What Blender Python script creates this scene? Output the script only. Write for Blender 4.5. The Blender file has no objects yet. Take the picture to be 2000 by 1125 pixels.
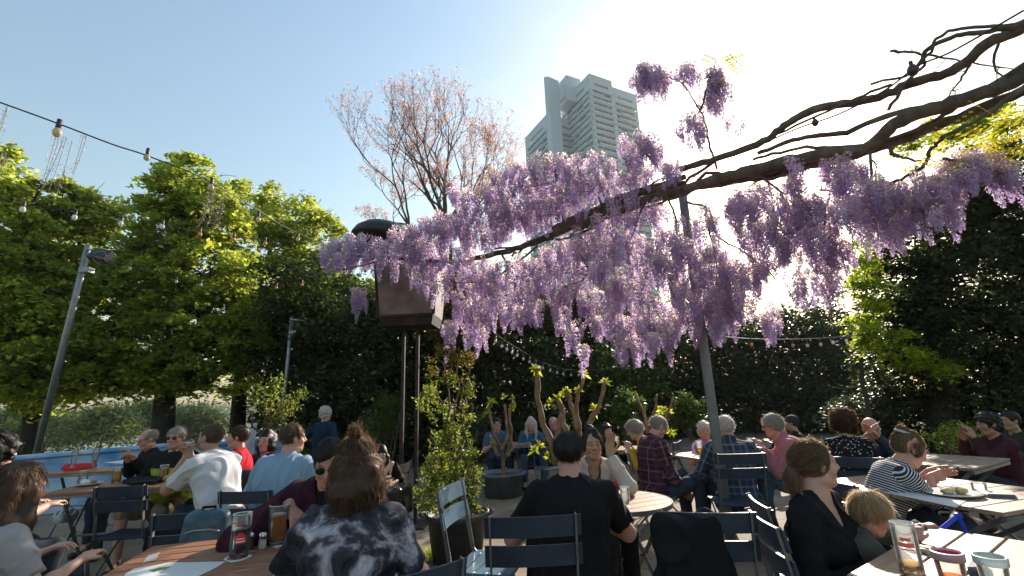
import bpy, math, random
import numpy as np
from mathutils import Vector, Matrix
SC = bpy.context.scene
COL = SC.collection
rnd = random.Random(7)
nr = np.random.RandomState(11)
R = math.radians
# ------------------------------------------------------------------ camera
CAMZ = 1.44
F = 890.0
PITCH = R(14.1)
ROLL = R(-2.2)
CAM = Vector((0, 0, CAMZ))
_fw = Vector((0, math.cos(PITCH), math.sin(PITCH)))
_r0 = Vector((1, 0, 0))
_u0 = _r0.cross(_fw)
_rt = _r0 * math.cos(ROLL) + _u0 * math.sin(ROLL)
_up = _u0 * math.cos(ROLL) - _r0 * math.sin(ROLL)
def ray(px, py):
    """direction (with unit forward part) through a point of the 2000 x 1125 photograph"""
    return _fw + _rt * ((px - 1000) / F) + _up * ((562.5 - py) / F)
def atz(px, py, z):
    d = ray(px, py); t = (z - CAMZ) / d.z
    return CAM + d * t
def aty(px, py, y):
    d = ray(px, py); return CAM + d * (y / d.y)
def proj(p):
    v = Vector(p) - CAM
    k = v.dot(_fw)
    return (1000 + F * v.dot(_rt) / k, 562.5 - F * v.dot(_up) / k, k)
cd = bpy.data.cameras.new('camera'); cam = bpy.data.objects.new('camera', cd); COL.objects.link(cam)
cd.sensor_width = 36; cd.lens = F / 2000 * 36; cd.clip_end = 3000; cd.clip_start = .02
cam.matrix_world = Matrix(((_rt.x, _up.x, -_fw.x, CAM.x), (_rt.y, _up.y, -_fw.y, CAM.y), (_rt.z, _up.z, -_fw.z, CAM.z), (0, 0, 0, 1)))
SC.camera = cam
SUN = ray(1462, 335).normalized()
SUN_EL = math.asin(SUN.z); SUN_AZ = math.atan2(SUN.x, SUN.y)     # azimuth from +Y towards +X
# ------------------------------------------------------------------ tags
def tag(o, label=None, cat=None, group=None, kind=None):
    if label: o['label'] = label
    if cat: o['category'] = cat
    if group: o['group'] = group
    if kind: o['kind'] = kind
    return o
def thing(name, label, cat, loc=(0, 0, 0), rz=0, group=None):
    o = bpy.data.objects.new(name, None); COL.objects.link(o)
    o.location = loc; o.rotation_euler = (0, 0, rz); o.empty_display_size = .1
    return tag(o, label, cat, group)
def link(name, me, mats=None, parent=None, smooth=False):
    if mats is not None:
        for m in (mats if isinstance(mats, (list, tuple)) else [mats]): me.materials.append(m)
    o = bpy.data.objects.new(name, me); COL.objects.link(o)
    if parent is not None: o.parent = parent
    if smooth: me.polygons.foreach_set('use_smooth', [True] * len(me.polygons))
    return o
def npmesh(name, V, Q, mats=None, parent=None, smooth=False, col=None, matidx=None):
    """V (n,3), Q (m,3|4) arrays"""
    V = np.asarray(V, np.float32); Q = np.asarray(Q, np.int32)
    me = bpy.data.meshes.new(name)
    k = Q.shape[1]
    me.vertices.add(len(V)); me.vertices.foreach_set('co', V.ravel())
    me.loops.add(Q.size); me.loops.foreach_set('vertex_index', Q.ravel())
    me.polygons.add(len(Q)); me.polygons.foreach_set('loop_start', np.arange(0, Q.size, k, dtype=np.int32))
    me.update(calc_edges=True)
    if matidx is not None: me.polygons.foreach_set('material_index', np.asarray(matidx, np.int32))
    if col is not None:
        a = me.attributes.new('col', 'FLOAT_VECTOR', 'POINT'); a.data.foreach_set('vector', np.asarray(col, np.float32).ravel())
    return link(name, me, mats, parent, smooth)
def copy_tree(o, parent=None):
    c = o.copy(); COL.objects.link(c)
    if parent is not None: c.parent = parent
    for ch in list(o.children): copy_tree(ch, c)
    return c
class MB:
    """collects shapes into one mesh"""
    def __init__(s): s.v = []; s.f = []; s.sm = []
    def add(s, vs, fs, smooth=False):
        b = len(s.v); s.v += [tuple(v) for v in vs]; s.f += [tuple(i + b for i in f) for f in fs]; s.sm += [smooth] * len(fs)
    def box(s, c, d, rot=None, bev=0.0):
        c = Vector(c); h = [x / 2 for x in d]
        M = rot if rot is not None else Matrix.Identity(3)
        if bev <= 0:
            vs = [c + M @ Vector((sx * h[0], sy * h[1], sz * h[2])) for sx in (-1, 1) for sy in (-1, 1) for sz in (-1, 1)]
            s.add(vs, [(0, 1, 3, 2), (4, 6, 7, 5), (0, 4, 5, 1), (2, 3, 7, 6), (0, 2, 6, 4), (1, 5, 7, 3)])
        else:
            # chamfered box: 24 vertices
            vs = []; idx = {}
            for sx in (-1, 1):
                for sy in (-1, 1):
                    for sz in (-1, 1):
                        for a in range(3):
                            q = [sx * (h[0] - bev), sy * (h[1] - bev), sz * (h[2] - bev)]
                            q[a] = (sx, sy, sz)[a] * h[a]
                            idx[(sx, sy, sz, a)] = len(vs); vs.append(c + M @ Vector(q))
            fs = []
            for a in range(3):
                b, d_ = (a + 1) % 3, (a + 2) % 3
                for sg in (-1, 1):
                    q = []
                    for (u, w) in ((-1, -1), (1, -1), (1, 1), (-1, 1)):
                        k = [0, 0, 0]; k[a] = sg; k[b] = u; k[d_] = w; q.append(idx[(*k, a)])
                    fs.append(q if sg > 0 else q[::-1])
            for a in range(3):          # edges parallel to a
                b, d_ = (a + 1) % 3, (a + 2) % 3
                for u in (-1, 1):
                    for w in (-1, 1):
                        k1 = [0, 0, 0]; k2 = [0, 0, 0]
                        k1[a] = -1; k2[a] = 1; k1[b] = k2[b] = u; k1[d_] = k2[d_] = w
                        q = [idx[(*k1, b)], idx[(*k2, b)], idx[(*k2, d_)], idx[(*k1, d_)]]
                        fs.append(q if u * w < 0 else q[::-1])
            for sx in (-1, 1):
                for sy in (-1, 1):
                    for sz in (-1, 1):
                        q = [idx[(sx, sy, sz, a)] for a in range(3)]
                        fs.append(q if sx * sy * sz > 0 else q[::-1])
            s.add(vs, fs)
        return s
    def bar(s, p, q, w, t, up=(0, 0, 1), bev=0.0):
        """flat bar from p to q, w wide along side, t thick along up"""
        p = Vector(p); q = Vector(q); d = (q - p); L = d.length; x = d / L
        u = Vector(up); y = u.cross(x)
        if y.length < 1e-4: y = Vector((0, 1, 0)).cross(x)
        y.normalize(); z = x.cross(y)
        M = Matrix((x, y, z)).transposed()
        return s.box((p + q) / 2, (L, w, t), M, bev)
    def tube(s, pts, rad, n=8, caps=True, smooth=True):
        pts = [Vector(p) for p in pts]; m = len(pts)
        if not hasattr(rad, '__len__'): rad = [rad] * m
        vs = []; ref = None
        for i, p in enumerate(pts):
            t = (pts[min(i + 1, m - 1)] - pts[max(i - 1, 0)])
            if t.length < 1e-9: t = Vector((0, 0, 1))
            t.normalize()
            if ref is None:
                ref = Vector((0, 0, 1)) if abs(t.z) < .9 else Vector((1, 0, 0))
            a = (ref - t * ref.dot(t))
            if a.length < 1e-6: a = Vector((1, .3, 0)) - t * t.x
            a.normalize(); ref = a; b = t.cross(a)
            for k in range(n):
                an = 2 * math.pi * k / n
                vs.append(p + (a * math.cos(an) + b * math.sin(an)) * rad[i])
        fs = [(i * n + k, i * n + (k + 1) % n, (i + 1) * n + (k + 1) % n, (i + 1) * n + k) for i in range(m - 1) for k in range(n)]
        s.add(vs, fs, smooth)
        if caps:
            b0 = len(s.v) - len(vs)
            s.f.append(tuple(b0 + k for k in range(n))[::-1]); s.sm.append(False)
            s.f.append(tuple(b0 + (m - 1) * n + k for k in range(n))); s.sm.append(False)
        return s
    def lathe(s, prof, c=(0, 0, 0), n=20, M=None, smooth=True, sx=1, sy=1):
        c = Vector(c); vs = []
        for (r, z) in prof:
            for k in range(n):
                a = 2 * math.pi * k / n
                v = Vector((r * math.cos(a) * sx, r * math.sin(a) * sy, z))
                if M is not None: v = M @ v
                vs.append(c + v)
        m = len(prof)
        fs = [(i * n + k, i * n + (k + 1) % n, (i + 1) * n + (k + 1) % n, (i + 1) * n + k) for i in range(m - 1) for k in range(n)]
        s.add(vs, fs, smooth); return s
    def ball(s, c, r, n=10, M=None):
        pr = [(max(math.sin(math.pi * i / n), 1e-4), -math.cos(math.pi * i / n)) for i in range(n + 1)]
        rr = r if hasattr(r, '__len__') else (r, r, r)
        S = Matrix.Diagonal(Vector(rr)); S = (M @ S) if M is not None else S
        return s.lathe(pr, c, n + 4, S)
    def build(s, name, mat=None, parent=None):
        me = bpy.data.meshes.new(name); me.from_pydata(s.v, [], s.f)
        me.polygons.foreach_set('use_smooth', s.sm); me.update()
        return link(name, me, mat, parent)
# ------------------------------------------------------------------ materials
MATS = {}
def nodes(m):
    m.use_nodes = True; nt = m.node_tree; return nt, nt.nodes, nt.links
def mat(name, col, rough=.6, metal=0.0, noise=0.0, nscale=8.0, bump=0.0, bscale=30.0, spec=.5, trans=0.0, transl=0.0, col2=None, coat=0.0, ior=1.45, stretch=None, sheen=0.0, alpha=None, attr=False):
    """general principled material: noise mixes col with col2 (or a darker/lighter tone)"""
    if name in MATS: return MATS[name]
    m = bpy.data.materials.new(name); nt, N, L = nodes(m); b = N['Principled BSDF']; out = N['Material Output']
    c = (*col, 1)
    b.inputs['Base Color'].default_value = c; b.inputs['Roughness'].default_value = rough; b.inputs['Metallic'].default_value = metal
    b.inputs['Specular IOR Level'].default_value = spec; b.inputs['IOR'].default_value = ior
    b.inputs['Transmission Weight'].default_value = trans; b.inputs['Coat Weight'].default_value = coat
    if sheen: b.inputs['Sheen Weight'].default_value = sheen; b.inputs['Sheen Roughness'].default_value = .4
    tc = N.new('ShaderNodeTexCoord'); src = tc.outputs['Object']
    if stretch:
        mp = N.new('ShaderNodeMapping'); mp.inputs['Scale'].default_value = stretch; L.new(src, mp.inputs[0]); src = mp.outputs[0]
    colout = None
    if noise > 0 or col2:
        nz = N.new('ShaderNodeTexNoise'); nz.inputs['Scale'].default_value = nscale; nz.inputs['Detail'].default_value = 5; nz.inputs['Roughness'].default_value = .65
        L.new(src, nz.inputs[0])
        rp = N.new('ShaderNodeValToRGB'); rp.color_ramp.elements[0].position = .32; rp.color_ramp.elements[1].position = .68
        c2 = col2 if col2 else tuple(min(1, x * (1 + noise)) for x in col)
        c1 = col if col2 else tuple(x * (1 - noise) for x in col)
        rp.color_ramp.elements[0].color = (*c1, 1); rp.color_ramp.elements[1].color = (*c2, 1)
        L.new(nz.outputs[0], rp.inputs[0]); colout = rp.outputs[0]
        L.new(colout, b.inputs['Base Color'])
    if attr:
        at = N.new('ShaderNodeAttribute'); at.attribute_name = 'col'
        mx = N.new('ShaderNodeMix'); mx.data_type = 'RGBA'; mx.blend_type = 'MULTIPLY'; mx.inputs[0].default_value = 1
        mx.inputs[6].default_value = c
        if colout: L.new(colout, mx.inputs[6])
        L.new(at.outputs['Vector'], mx.inputs[7]); colout = mx.outputs[2]; L.new(colout, b.inputs['Base Color'])
    if bump > 0:
        bz = N.new('ShaderNodeTexNoise'); bz.inputs['Scale'].default_value = bscale; bz.inputs['Detail'].default_value = 4
        L.new(src, bz.inputs[0]); bp = N.new('ShaderNodeBump'); bp.inputs['Strength'].default_value = bump; bp.inputs['Distance'].default_value = .02
        L.new(bz.outputs[0], bp.inputs['Height']); L.new(bp.outputs[0], b.inputs['Normal'])
    if transl > 0:
        t = N.new('ShaderNodeBsdfTranslucent'); t.inputs[0].default_value = c
        if colout: L.new(colout, t.inputs[0])
        ms = N.new('ShaderNodeMixShader'); ms.inputs[0].default_value = transl
        L.new(b.outputs[0], ms.inputs[1]); L.new(t.outputs[0], ms.inputs[2]); L.new(ms.outputs[0], out.inputs[0])
    MATS[name] = m; return m
def glass(name='clear glass', col=(1, 1, 1), rough=0.0):
    """thin glass: mostly lets light straight through, so no caustics are needed"""
    if name in MATS: return MATS[name]
    m = bpy.data.materials.new(name); nt, N, L = nodes(m); out = N['Material Output']; N.remove(N['Principled BSDF'])
    tr = N.new('ShaderNodeBsdfTransparent'); tr.inputs[0].default_value = (*[.35 * x + .63 for x in col], 1)
    gl = N.new('ShaderNodeBsdfGlossy'); gl.inputs['Roughness'].default_value = .04
    df = N.new('ShaderNodeBsdfTranslucent'); df.inputs[0].default_value = (.85, .88, .88, 1)
    fr = N.new('ShaderNodeLayerWeight'); fr.inputs[0].default_value = .30
    nz = N.new('ShaderNodeTexNoise'); nz.inputs['Scale'].default_value = 60
    m1 = N.new('ShaderNodeMixShader'); m2 = N.new('ShaderNodeMixShader'); m2.inputs[0].default_value = .07
    L.new(fr.outputs['Fresnel'], m1.inputs[0]); L.new(tr.outputs[0], m1.inputs[1]); L.new(gl.outputs[0], m1.inputs[2])
    L.new(m1.outputs[0], m2.inputs[1]); L.new(df.outputs[0], m2.inputs[2]); L.new(m2.outputs[0], out.inputs[0])
    MATS[name] = m; return m
# ------------------------------------------------------------------ sky, sun, render settings
def sky():
    w = bpy.data.worlds.new('World'); SC.world = w; w.use_nodes = True; N = w.node_tree.nodes; L = w.node_tree.links
    bg = N['Background']; s = N.new('ShaderNodeTexSky'); s.sky_type = 'NISHITA'; s.sun_disc = False
    s.sun_elevation = SUN_EL; s.sun_rotation = SUN_AZ
    s.air_density = 2.1; s.dust_density = 2.0; s.ozone_density = 4.3; s.altitude = 50
    L.new(s.outputs[0], bg.inputs[0]); bg.inputs[1].default_value = .105
    l = bpy.data.lights.new('sun', 'SUN'); l.energy = 5.0; l.angle = R(.5); l.color = (1, .9, .76)
    o = bpy.data.objects.new('sun', l); COL.objects.link(o); o.rotation_euler = SUN.to_track_quat('Z', 'Y').to_euler(); o.location = (0, 0, 30)
    v = SC.view_settings; v.view_transform = 'Standard'; v.look = 'None'; v.gamma = 1; v.exposure = 1.05; v.use_curve_mapping = False
    c = SC.cycles; c.use_denoising = True; c.max_bounces = 8; c.transparent_max_bounces = 24; c.transmission_bounces = 6; c.diffuse_bounces = 3; c.glossy_bounces = 3
    c.use_adaptive_sampling = True; c.adaptive_threshold = .02
    c.sample_clamp_indirect = 6
    try: c.denoiser = 'OPENIMAGEDENOISE'
    except Exception: pass
sky()
def atk(px, py, k):
    """point at optical depth k metres"""
    return CAM + ray(px, py) * k
# ------------------------------------------------------------------ foliage helpers
def unit(v): return v / np.maximum(np.linalg.norm(v, axis=1, keepdims=True), 1e-9)
def leaf_cards(P, size, aspect=.55, flat=.5, jit=.35, droop=.0, rs=nr, curl=.18):
    """small pointed leaves as bent quads around points P: returns V, Q, and a random value per vertex"""
    n = len(P); s = size * (1 + jit * (rs.rand(n, 1) * 2 - 1))
    N = rs.randn(n, 3); N[:, 2] = np.abs(N[:, 2]) * (1 + 2 * flat) + flat; N = unit(N)
    A = unit(np.cross(N, rs.randn(n, 3))); A[:, 2] -= droop; A = unit(A); B = unit(np.cross(N, A))
    tip = P + A * s; base = P - A * s * .9
    l = P + B * s * aspect - N * s * curl; r = P - B * s * aspect - N * s * curl
    V = np.stack([base, l, tip, r], 1).reshape(-1, 3)
    Q = np.arange(n * 4).reshape(n, 4)
    return V, Q
def crown_points(blobs, per, rs, sub=26, sig=.16, flat=.45, shell=.62):
    """blobs: (centre, (rx,ry,rz)); leaves gather in sub-clumps near each blob's surface"""
    out = []; tone = []
    tot = sum((b[1][0] * b[1][2] + b[1][0] * b[1][1]) for b in blobs)
    for c, r in blobs:
        r = np.array(r); w = (r[0] * r[2] + r[0] * r[1]) / tot
        n = max(60, int(per * w)); m = max(6, int(sub * (r[0] * r[2]) ** .5 * 2))
        d = unit(rs.randn(m, 3)); rad = shell + (1 - shell) * rs.rand(m, 1) ** .6
        cc = np.array(c) + d * rad * r
        k = rs.randint(0, m, n)
        sg = sig * (.6 + .8 * rs.rand(m))
        g = rs.randn(n, 3) * sg[k][:, None]; g[:, 2] *= flat
        g[:, 2] -= .25 * (g[:, 0] ** 2 + g[:, 1] ** 2) / sig
        out.append(cc[k] + g)
        t = .75 + .5 * rs.rand(m); tone.append(t[k])
    return np.concatenate(out), np.concatenate(tone)
def bez(a, b, c, n=8):
    a, b, c = Vector(a), Vector(b), Vector(c)
    return [a * (1 - t) ** 2 + b * 2 * t * (1 - t) + c * t * t for t in [i / n for i in range(n + 1)]]
def wob(pts, amp, rr=rnd):
    return [p + Vector((rr.uniform(-1, 1), rr.uniform(-1, 1), rr.uniform(-1, 1))) * amp * (0 if i in (0, len(pts) - 1) else 1) for i, p in enumerate(pts)]
def leaf_mat(name, col, tcol, amt=.5, rough=.5, spec=.35):
    if name in MATS: return MATS[name]
    m = bpy.data.materials.new(name); nt, N, L = nodes(m); b = N['Principled BSDF']; out = N['Material Output']
    at = N.new('ShaderNodeAttribute'); at.attribute_name = 'col'
    def mul(c):
        x = N.new('ShaderNodeMix'); x.data_type = 'RGBA'; x.blend_type = 'MULTIPLY'; x.inputs[0].default_value = 1
        x.inputs[6].default_value = (*c, 1); L.new(at.outputs['Vector'], x.inputs[7]); return x.outputs[2]
    L.new(mul(col), b.inputs['Base Color']); b.inputs['Roughness'].default_value = rough; b.inputs['Specular IOR Level'].default_value = spec
    t = N.new('ShaderNodeBsdfTranslucent'); L.new(mul(tcol), t.inputs[0])
    ms = N.new('ShaderNodeMixShader'); ms.inputs[0].default_value = amt
    L.new(b.outputs[0], ms.inputs[1]); L.new(t.outputs[0], ms.inputs[2]); L.new(ms.outputs[0], out.inputs[0])
    MATS[name] = m; return m
BARK = mat('dark bark', (.045, .036, .028), .9, noise=.5, nscale=14, bump=.6, bscale=22, stretch=(1, 1, .25))
BARK2 = mat('grey brown twigs', (.10, .07, .055), .85, noise=.4, nscale=20)
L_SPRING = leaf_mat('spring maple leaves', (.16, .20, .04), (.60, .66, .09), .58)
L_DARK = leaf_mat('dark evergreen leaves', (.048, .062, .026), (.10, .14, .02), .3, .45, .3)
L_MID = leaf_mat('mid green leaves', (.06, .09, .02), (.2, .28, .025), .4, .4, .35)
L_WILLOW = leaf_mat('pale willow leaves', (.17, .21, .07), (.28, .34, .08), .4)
L_YELLOW = leaf_mat('young yellow leaves', (.30, .28, .03), (.75, .62, .05), .6)
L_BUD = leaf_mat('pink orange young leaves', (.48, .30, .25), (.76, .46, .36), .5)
def tone_cols(tone, rs, per=4, amp=.35, hue=.25):
    n = len(tone); t = tone[:, None] * (1 + amp * (rs.rand(n, 1) - .5) * 2)
    h = (rs.rand(n, 1) - .5) * hue
    c = np.concatenate([t * (1 + h), t, t * (1 - h)], 1)
    return np.repeat(c, per, 0)
def tree(name, label, base, fork_z, blobs, nleaf, lsize, lmat, r0=.2, seed=1, group=None, sub=26, sig=.16, flat=.45, shell=.62, cat='tree', limbs=True, aspect=.55, extra=None, lean=(0, 0), bark=None, twigs=2):
    rs = np.random.RandomState(seed); rr = random.Random(seed)
    t = thing(name, label, cat, base, 0, group); b0 = Vector(base)
    mb = MB(); lb = MB()
    top = max(b[0][2] for b in blobs); cx = sum(b[0][0] for b in blobs) / len(blobs); cy = sum(b[0][1] for b in blobs) / len(blobs)
    tip = Vector((cx, cy, top)) - b0; F0 = Vector((lean[0], lean[1], fork_z))
    n1 = 7; path = []; rad = []
    for i in range(n1 + 1):
        u = i / n1; path.append(F0 * u + Vector((math.sin(u * 5 + seed) * .06, math.cos(u * 4) * .06, 0)) * u); rad.append(r0 * (1.35 - .25 * min(1, u * 6) - .35 * u) )
    for i in range(1, 8):
        u = i / 7; path.append(F0 + (tip - F0) * u + Vector((rr.uniform(-1, 1), rr.uniform(-1, 1), 0)) * .12); rad.append(r0 * .72 * (1 - .88 * u))
    mb.tube(path, rad, 12)
    tr = mb.build('trunk', bark or BARK, t)
    if limbs:
        nodes_ = path[n1 - 1:]; nr_ = rad[n1 - 1:]
        for c, r in blobs:
            c = Vector(c) - b0
            j = min(range(len(nodes_) - 2), key=lambda i: abs(nodes_[i].z - (c.z - .35 * (c - nodes_[i]).xy.length)))
            a = nodes_[j]; mid = a.lerp(c, .5) + Vector((0, 0, .12 * (c - a).length))
            pts = wob(bez(a, mid, c, 7), .06); ra = nr_[j] * .55
            lb.tube(pts, [ra * (1 - .8 * i / 7) for i in range(8)], 6, False)
            for q in range(twigs * 3):
                s = pts[rr.randint(3, 7)]; e = c + Vector([rr.uniform(-1, 1) * r[i] * .95 for i in range(3)])
                tw = wob(bez(s, s.lerp(e, .5) + Vector((0, 0, .1)), e, 5), .04); lb.tube(tw, [ra * .28 * (1 - .75 * i / 5) + .003 for i in range(6)], 4, False)
        lb.build('limb', bark or BARK, t)
    P, tone = crown_points(blobs, nleaf, rs, sub, sig, flat, shell)
    P = P - np.array(b0)
    V, Q = leaf_cards(P, lsize, aspect, .5, rs=rs)
    npmesh('crown', V, Q, lmat, t, col=tone_cols(tone, rs))
    return t
def pb(px, py, k, rx, rz=None, ry=None):
    """crown blob at a point of the view: radii given in photo pixels"""
    c = atk(px, py, k); s = k / F; rz = rz or rx; ry = ry or (rx + rz) / 2
    return (tuple(c), (rx * s, ry * s, rz * s))
# ------------------------------------------------------------------ ground, river, far bank
def ground():
    m = bpy.data.materials.new('worn concrete paving'); nt, N, L = nodes(m); b = N['Principled BSDF']
    tc = N.new('ShaderNodeTexCoord')
    n1 = N.new('ShaderNodeTexNoise'); n1.inputs['Scale'].default_value = .9; n1.inputs['Detail'].default_value = 8; n1.inputs['Roughness'].default_value = .7
    n2 = N.new('ShaderNodeTexNoise'); n2.inputs['Scale'].default_value = 60; n2.inputs['Detail'].default_value = 4
    L.new(tc.outputs['Object'], n1.inputs[0]); L.new(tc.outputs['Object'], n2.inputs[0])
    r1 = N.new('ShaderNodeValToRGB'); e = r1.color_ramp.elements; e[0].position = .3; e[0].color = (.14, .10, .07, 1); e[1].position = .72; e[1].color = (.34, .27, .19, 1)
    L.new(n1.outputs[0], r1.inputs[0])
    br = N.new('ShaderNodeTexBrick'); br.inputs['Scale'].default_value = 1; br.inputs['Brick Width'].default_value = 1.5; br.inputs['Row Height'].default_value = 1.1; br.inputs['Mortar Size'].default_value = .012
    br.inputs['Color1'].default_value = (1, 1, 1, 1); br.inputs['Color2'].default_value = (.82, .8, .78, 1); br.inputs['Mortar'].default_value = (.25, .24, .18, 1)
    mp = N.new('ShaderNodeMapping'); mp.inputs['Rotation'].default_value = (0, 0, .5); L.new(tc.outputs['Object'], mp.inputs[0]); L.new(mp.outputs[0], br.inputs[0])
    x = N.new('ShaderNodeMix'); x.data_type = 'RGBA'; x.blend_type = 'MULTIPLY'; x.inputs[0].default_value = .9
    L.new(r1.outputs[0], x.inputs[6]); L.new(br.outputs[0], x.inputs[7])
    x2 = N.new('ShaderNodeMix'); x2.data_type = 'RGBA'; x2.blend_type = 'OVERLAY'; x2.inputs[0].default_value = .55
    L.new(x.outputs[2], x2.inputs[6]); L.new(n2.outputs[0], x2.inputs[7])
    # moss
    n3 = N.new('ShaderNodeTexNoise'); n3.inputs['Scale'].default_value = 2.3; n3.inputs['Detail'].default_value = 9; L.new(tc.outputs['Object'], n3.inputs[0])
    r3 = N.new('ShaderNodeValToRGB'); r3.color_ramp.elements[0].position = .62; r3.color_ramp.elements[1].position = .72; L.new(n3.outputs[0], r3.inputs[0])
    x3 = N.new('ShaderNodeMix'); x3.data_type = 'RGBA'; x3.inputs[7].default_value = (.10, .11, .03, 1); L.new(r3.outputs[0], x3.inputs[0]); L.new(x2.outputs[2], x3.inputs[6])
    L.new(x3.outputs[2], b.inputs['Base Color']); b.inputs['Roughness'].default_value = .85
    bp = N.new('ShaderNodeBump'); bp.inputs['Strength'].default_value = .5; bp.inputs['Distance'].default_value = .01; L.new(n2.outputs[0], bp.inputs['Height']); L.new(bp.outputs[0], b.inputs['Normal'])
    # terrace polygon: reaches the parapet on the left, far back elsewhere
    soil = mat('river bank grass', (.07, .085, .03), .95, noise=.5, nscale=.4, col2=(.16, .16, .06))
    mb = MB()
    # one sheet: terrace edge runs along the parapet, then the bank falls to the river
    A = [(-14, -6), (-9.0, 5.2), (-6.4, 9.4), (-4.6, 12.6), (-3.0, 16), (0, 40), (60, 600)]
    D = Vector((-.87, .5)).normalized()
    rows = []
    for off, z in ((0, 0), (.35, 0), (5, -1.2), (14, -3.8), (30, -5.2), (40, -6.3)):
        rows.append([(x + D.x * off, y + D.y * off, z) for x, y in A])
    vs = [p for r in rows for p in r]; n = len(A)
    fs = [(i * n + j, i * n + j + 1, (i + 1) * n + j + 1, (i + 1) * n + j) for i in range(len(rows) - 1) for j in range(n - 1)]
    mb.add(vs, fs); g2 = mb.build('bank', soil); tag(g2, kind='structure')
    mb = MB(); mb.add([(-14, -6, 0), (-9, 5.2, 0), (-6.4, 9.4, 0), (-4.6, 12.6, 0), (-3, 16, 0), (0, 40, 0), (60, 600, 0), (900, 600, 0), (900, -6, 0), (900, -60, 0), (-14, -60, 0)], [tuple(range(11))[::-1]])
    g = mb.build('ground', m); tag(g, kind='structure')
    wm = mat('river water', (.10, .16, .20), .12, noise=.2, nscale=.05, bump=.25, bscale=1.2, spec=.6)
    mb = MB(); mb.add([(-2500, -200, -6), (-20, -200, -6), (400, 1500, -6), (-2500, 1500, -6)], [(0, 1, 2, 3)]); tag(mb.build('water', wm), kind='structure')
    # far bank: gentle land beyond the river
    mb = MB(); pts = []
    for i in range(40):
        x = -1400 + i * 50; y = 300 + (x + 1400) * .06
        pts.append((x, y, -6.2)); pts.append((x, y + 14, -4.4 + .6 * math.sin(i * 1.3))); pts.append((x, y + 900, 4))
    fs = []
    for i in range(39):
        a = i * 3; fs += [(a, a + 3, a + 4, a + 1), (a + 1, a + 4, a + 5, a + 2)]
    mb.add(pts, fs); tag(mb.build('far_bank', mat('sandy far bank', (.24, .22, .13), .95, noise=.4, nscale=.05)), kind='structure')
    # far woods on the bank
    rs = np.random.RandomState(5); bl = []
    for i in range(130):
        px = -250 + i * 7.2 + rs.rand() * 5; k = 330 + rs.rand() * 60
        d = ray(px, 845); hz = -5 ; p = CAM + d * k
        h = 7 + 9 * rs.rand(); bl.append(((p.x, p.y, -4 + h * .5), (7 + 5 * rs.rand(), 6, h * .55)))
    P, tone = crown_points(bl, 42000, rs, 5, 1.6, .8, .5)
    V, Q = leaf_cards(P, .75, .7, .2, rs=rs)
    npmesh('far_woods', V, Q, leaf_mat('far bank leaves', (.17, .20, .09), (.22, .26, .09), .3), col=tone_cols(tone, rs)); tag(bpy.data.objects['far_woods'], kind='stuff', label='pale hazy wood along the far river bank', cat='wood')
ground()
# grass tufts in the cracks of the paving
def tufts():
    rs = np.random.RandomState(3); P = []
    for (px, py, n, s) in ((830, 1085, 240, .10), (870, 1000, 60, .06), (1530, 1075, 60, .07), (810, 1100, 90, .07), (1265, 1100, 50, .05), (960, 985, 60, .08), (1320, 1110, 50, .08), (760, 1040, 60, .1)):
        c = atz(px, py, 0); g = rs.randn(n, 3) * s; g[:, 2] = 0; P.append(np.array(c) + g)
    P = np.concatenate(P); n = len(P); A = rs.randn(n, 3) * .35; A[:, 2] = 1; A = unit(A); h = .025 + .05 * rs.rand(n, 1); B = unit(np.cross(A, rs.randn(n, 3))) * .004
    V = np.stack([P - B, P + B, P + A * h * .6 + B, P + A * h], 1).reshape(-1, 3)
    o = npmesh('grass', V, np.arange(4 * n).reshape(n, 4), L_SPRING, col=tone_cols(np.ones(n), rs)); tag(o, 'small green grass tufts in the paving cracks', 'grass', kind='stuff')
    P = np.zeros((420, 3)); P[:, 0] = rs.uniform(-3, 4, 420); P[:, 1] = rs.uniform(2.4, 9, 420); P[:, 2] = .006
    V, Q = leaf_cards(P, .014, .6, 4, rs=rs, curl=.05)
    o = npmesh('fallen_petals', V, Q, mat('fallen wisteria petals', (.5, .42, .42), .8)); tag(o, 'small pale petals fallen on the paving', 'petals', kind='stuff')
tufts()
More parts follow.
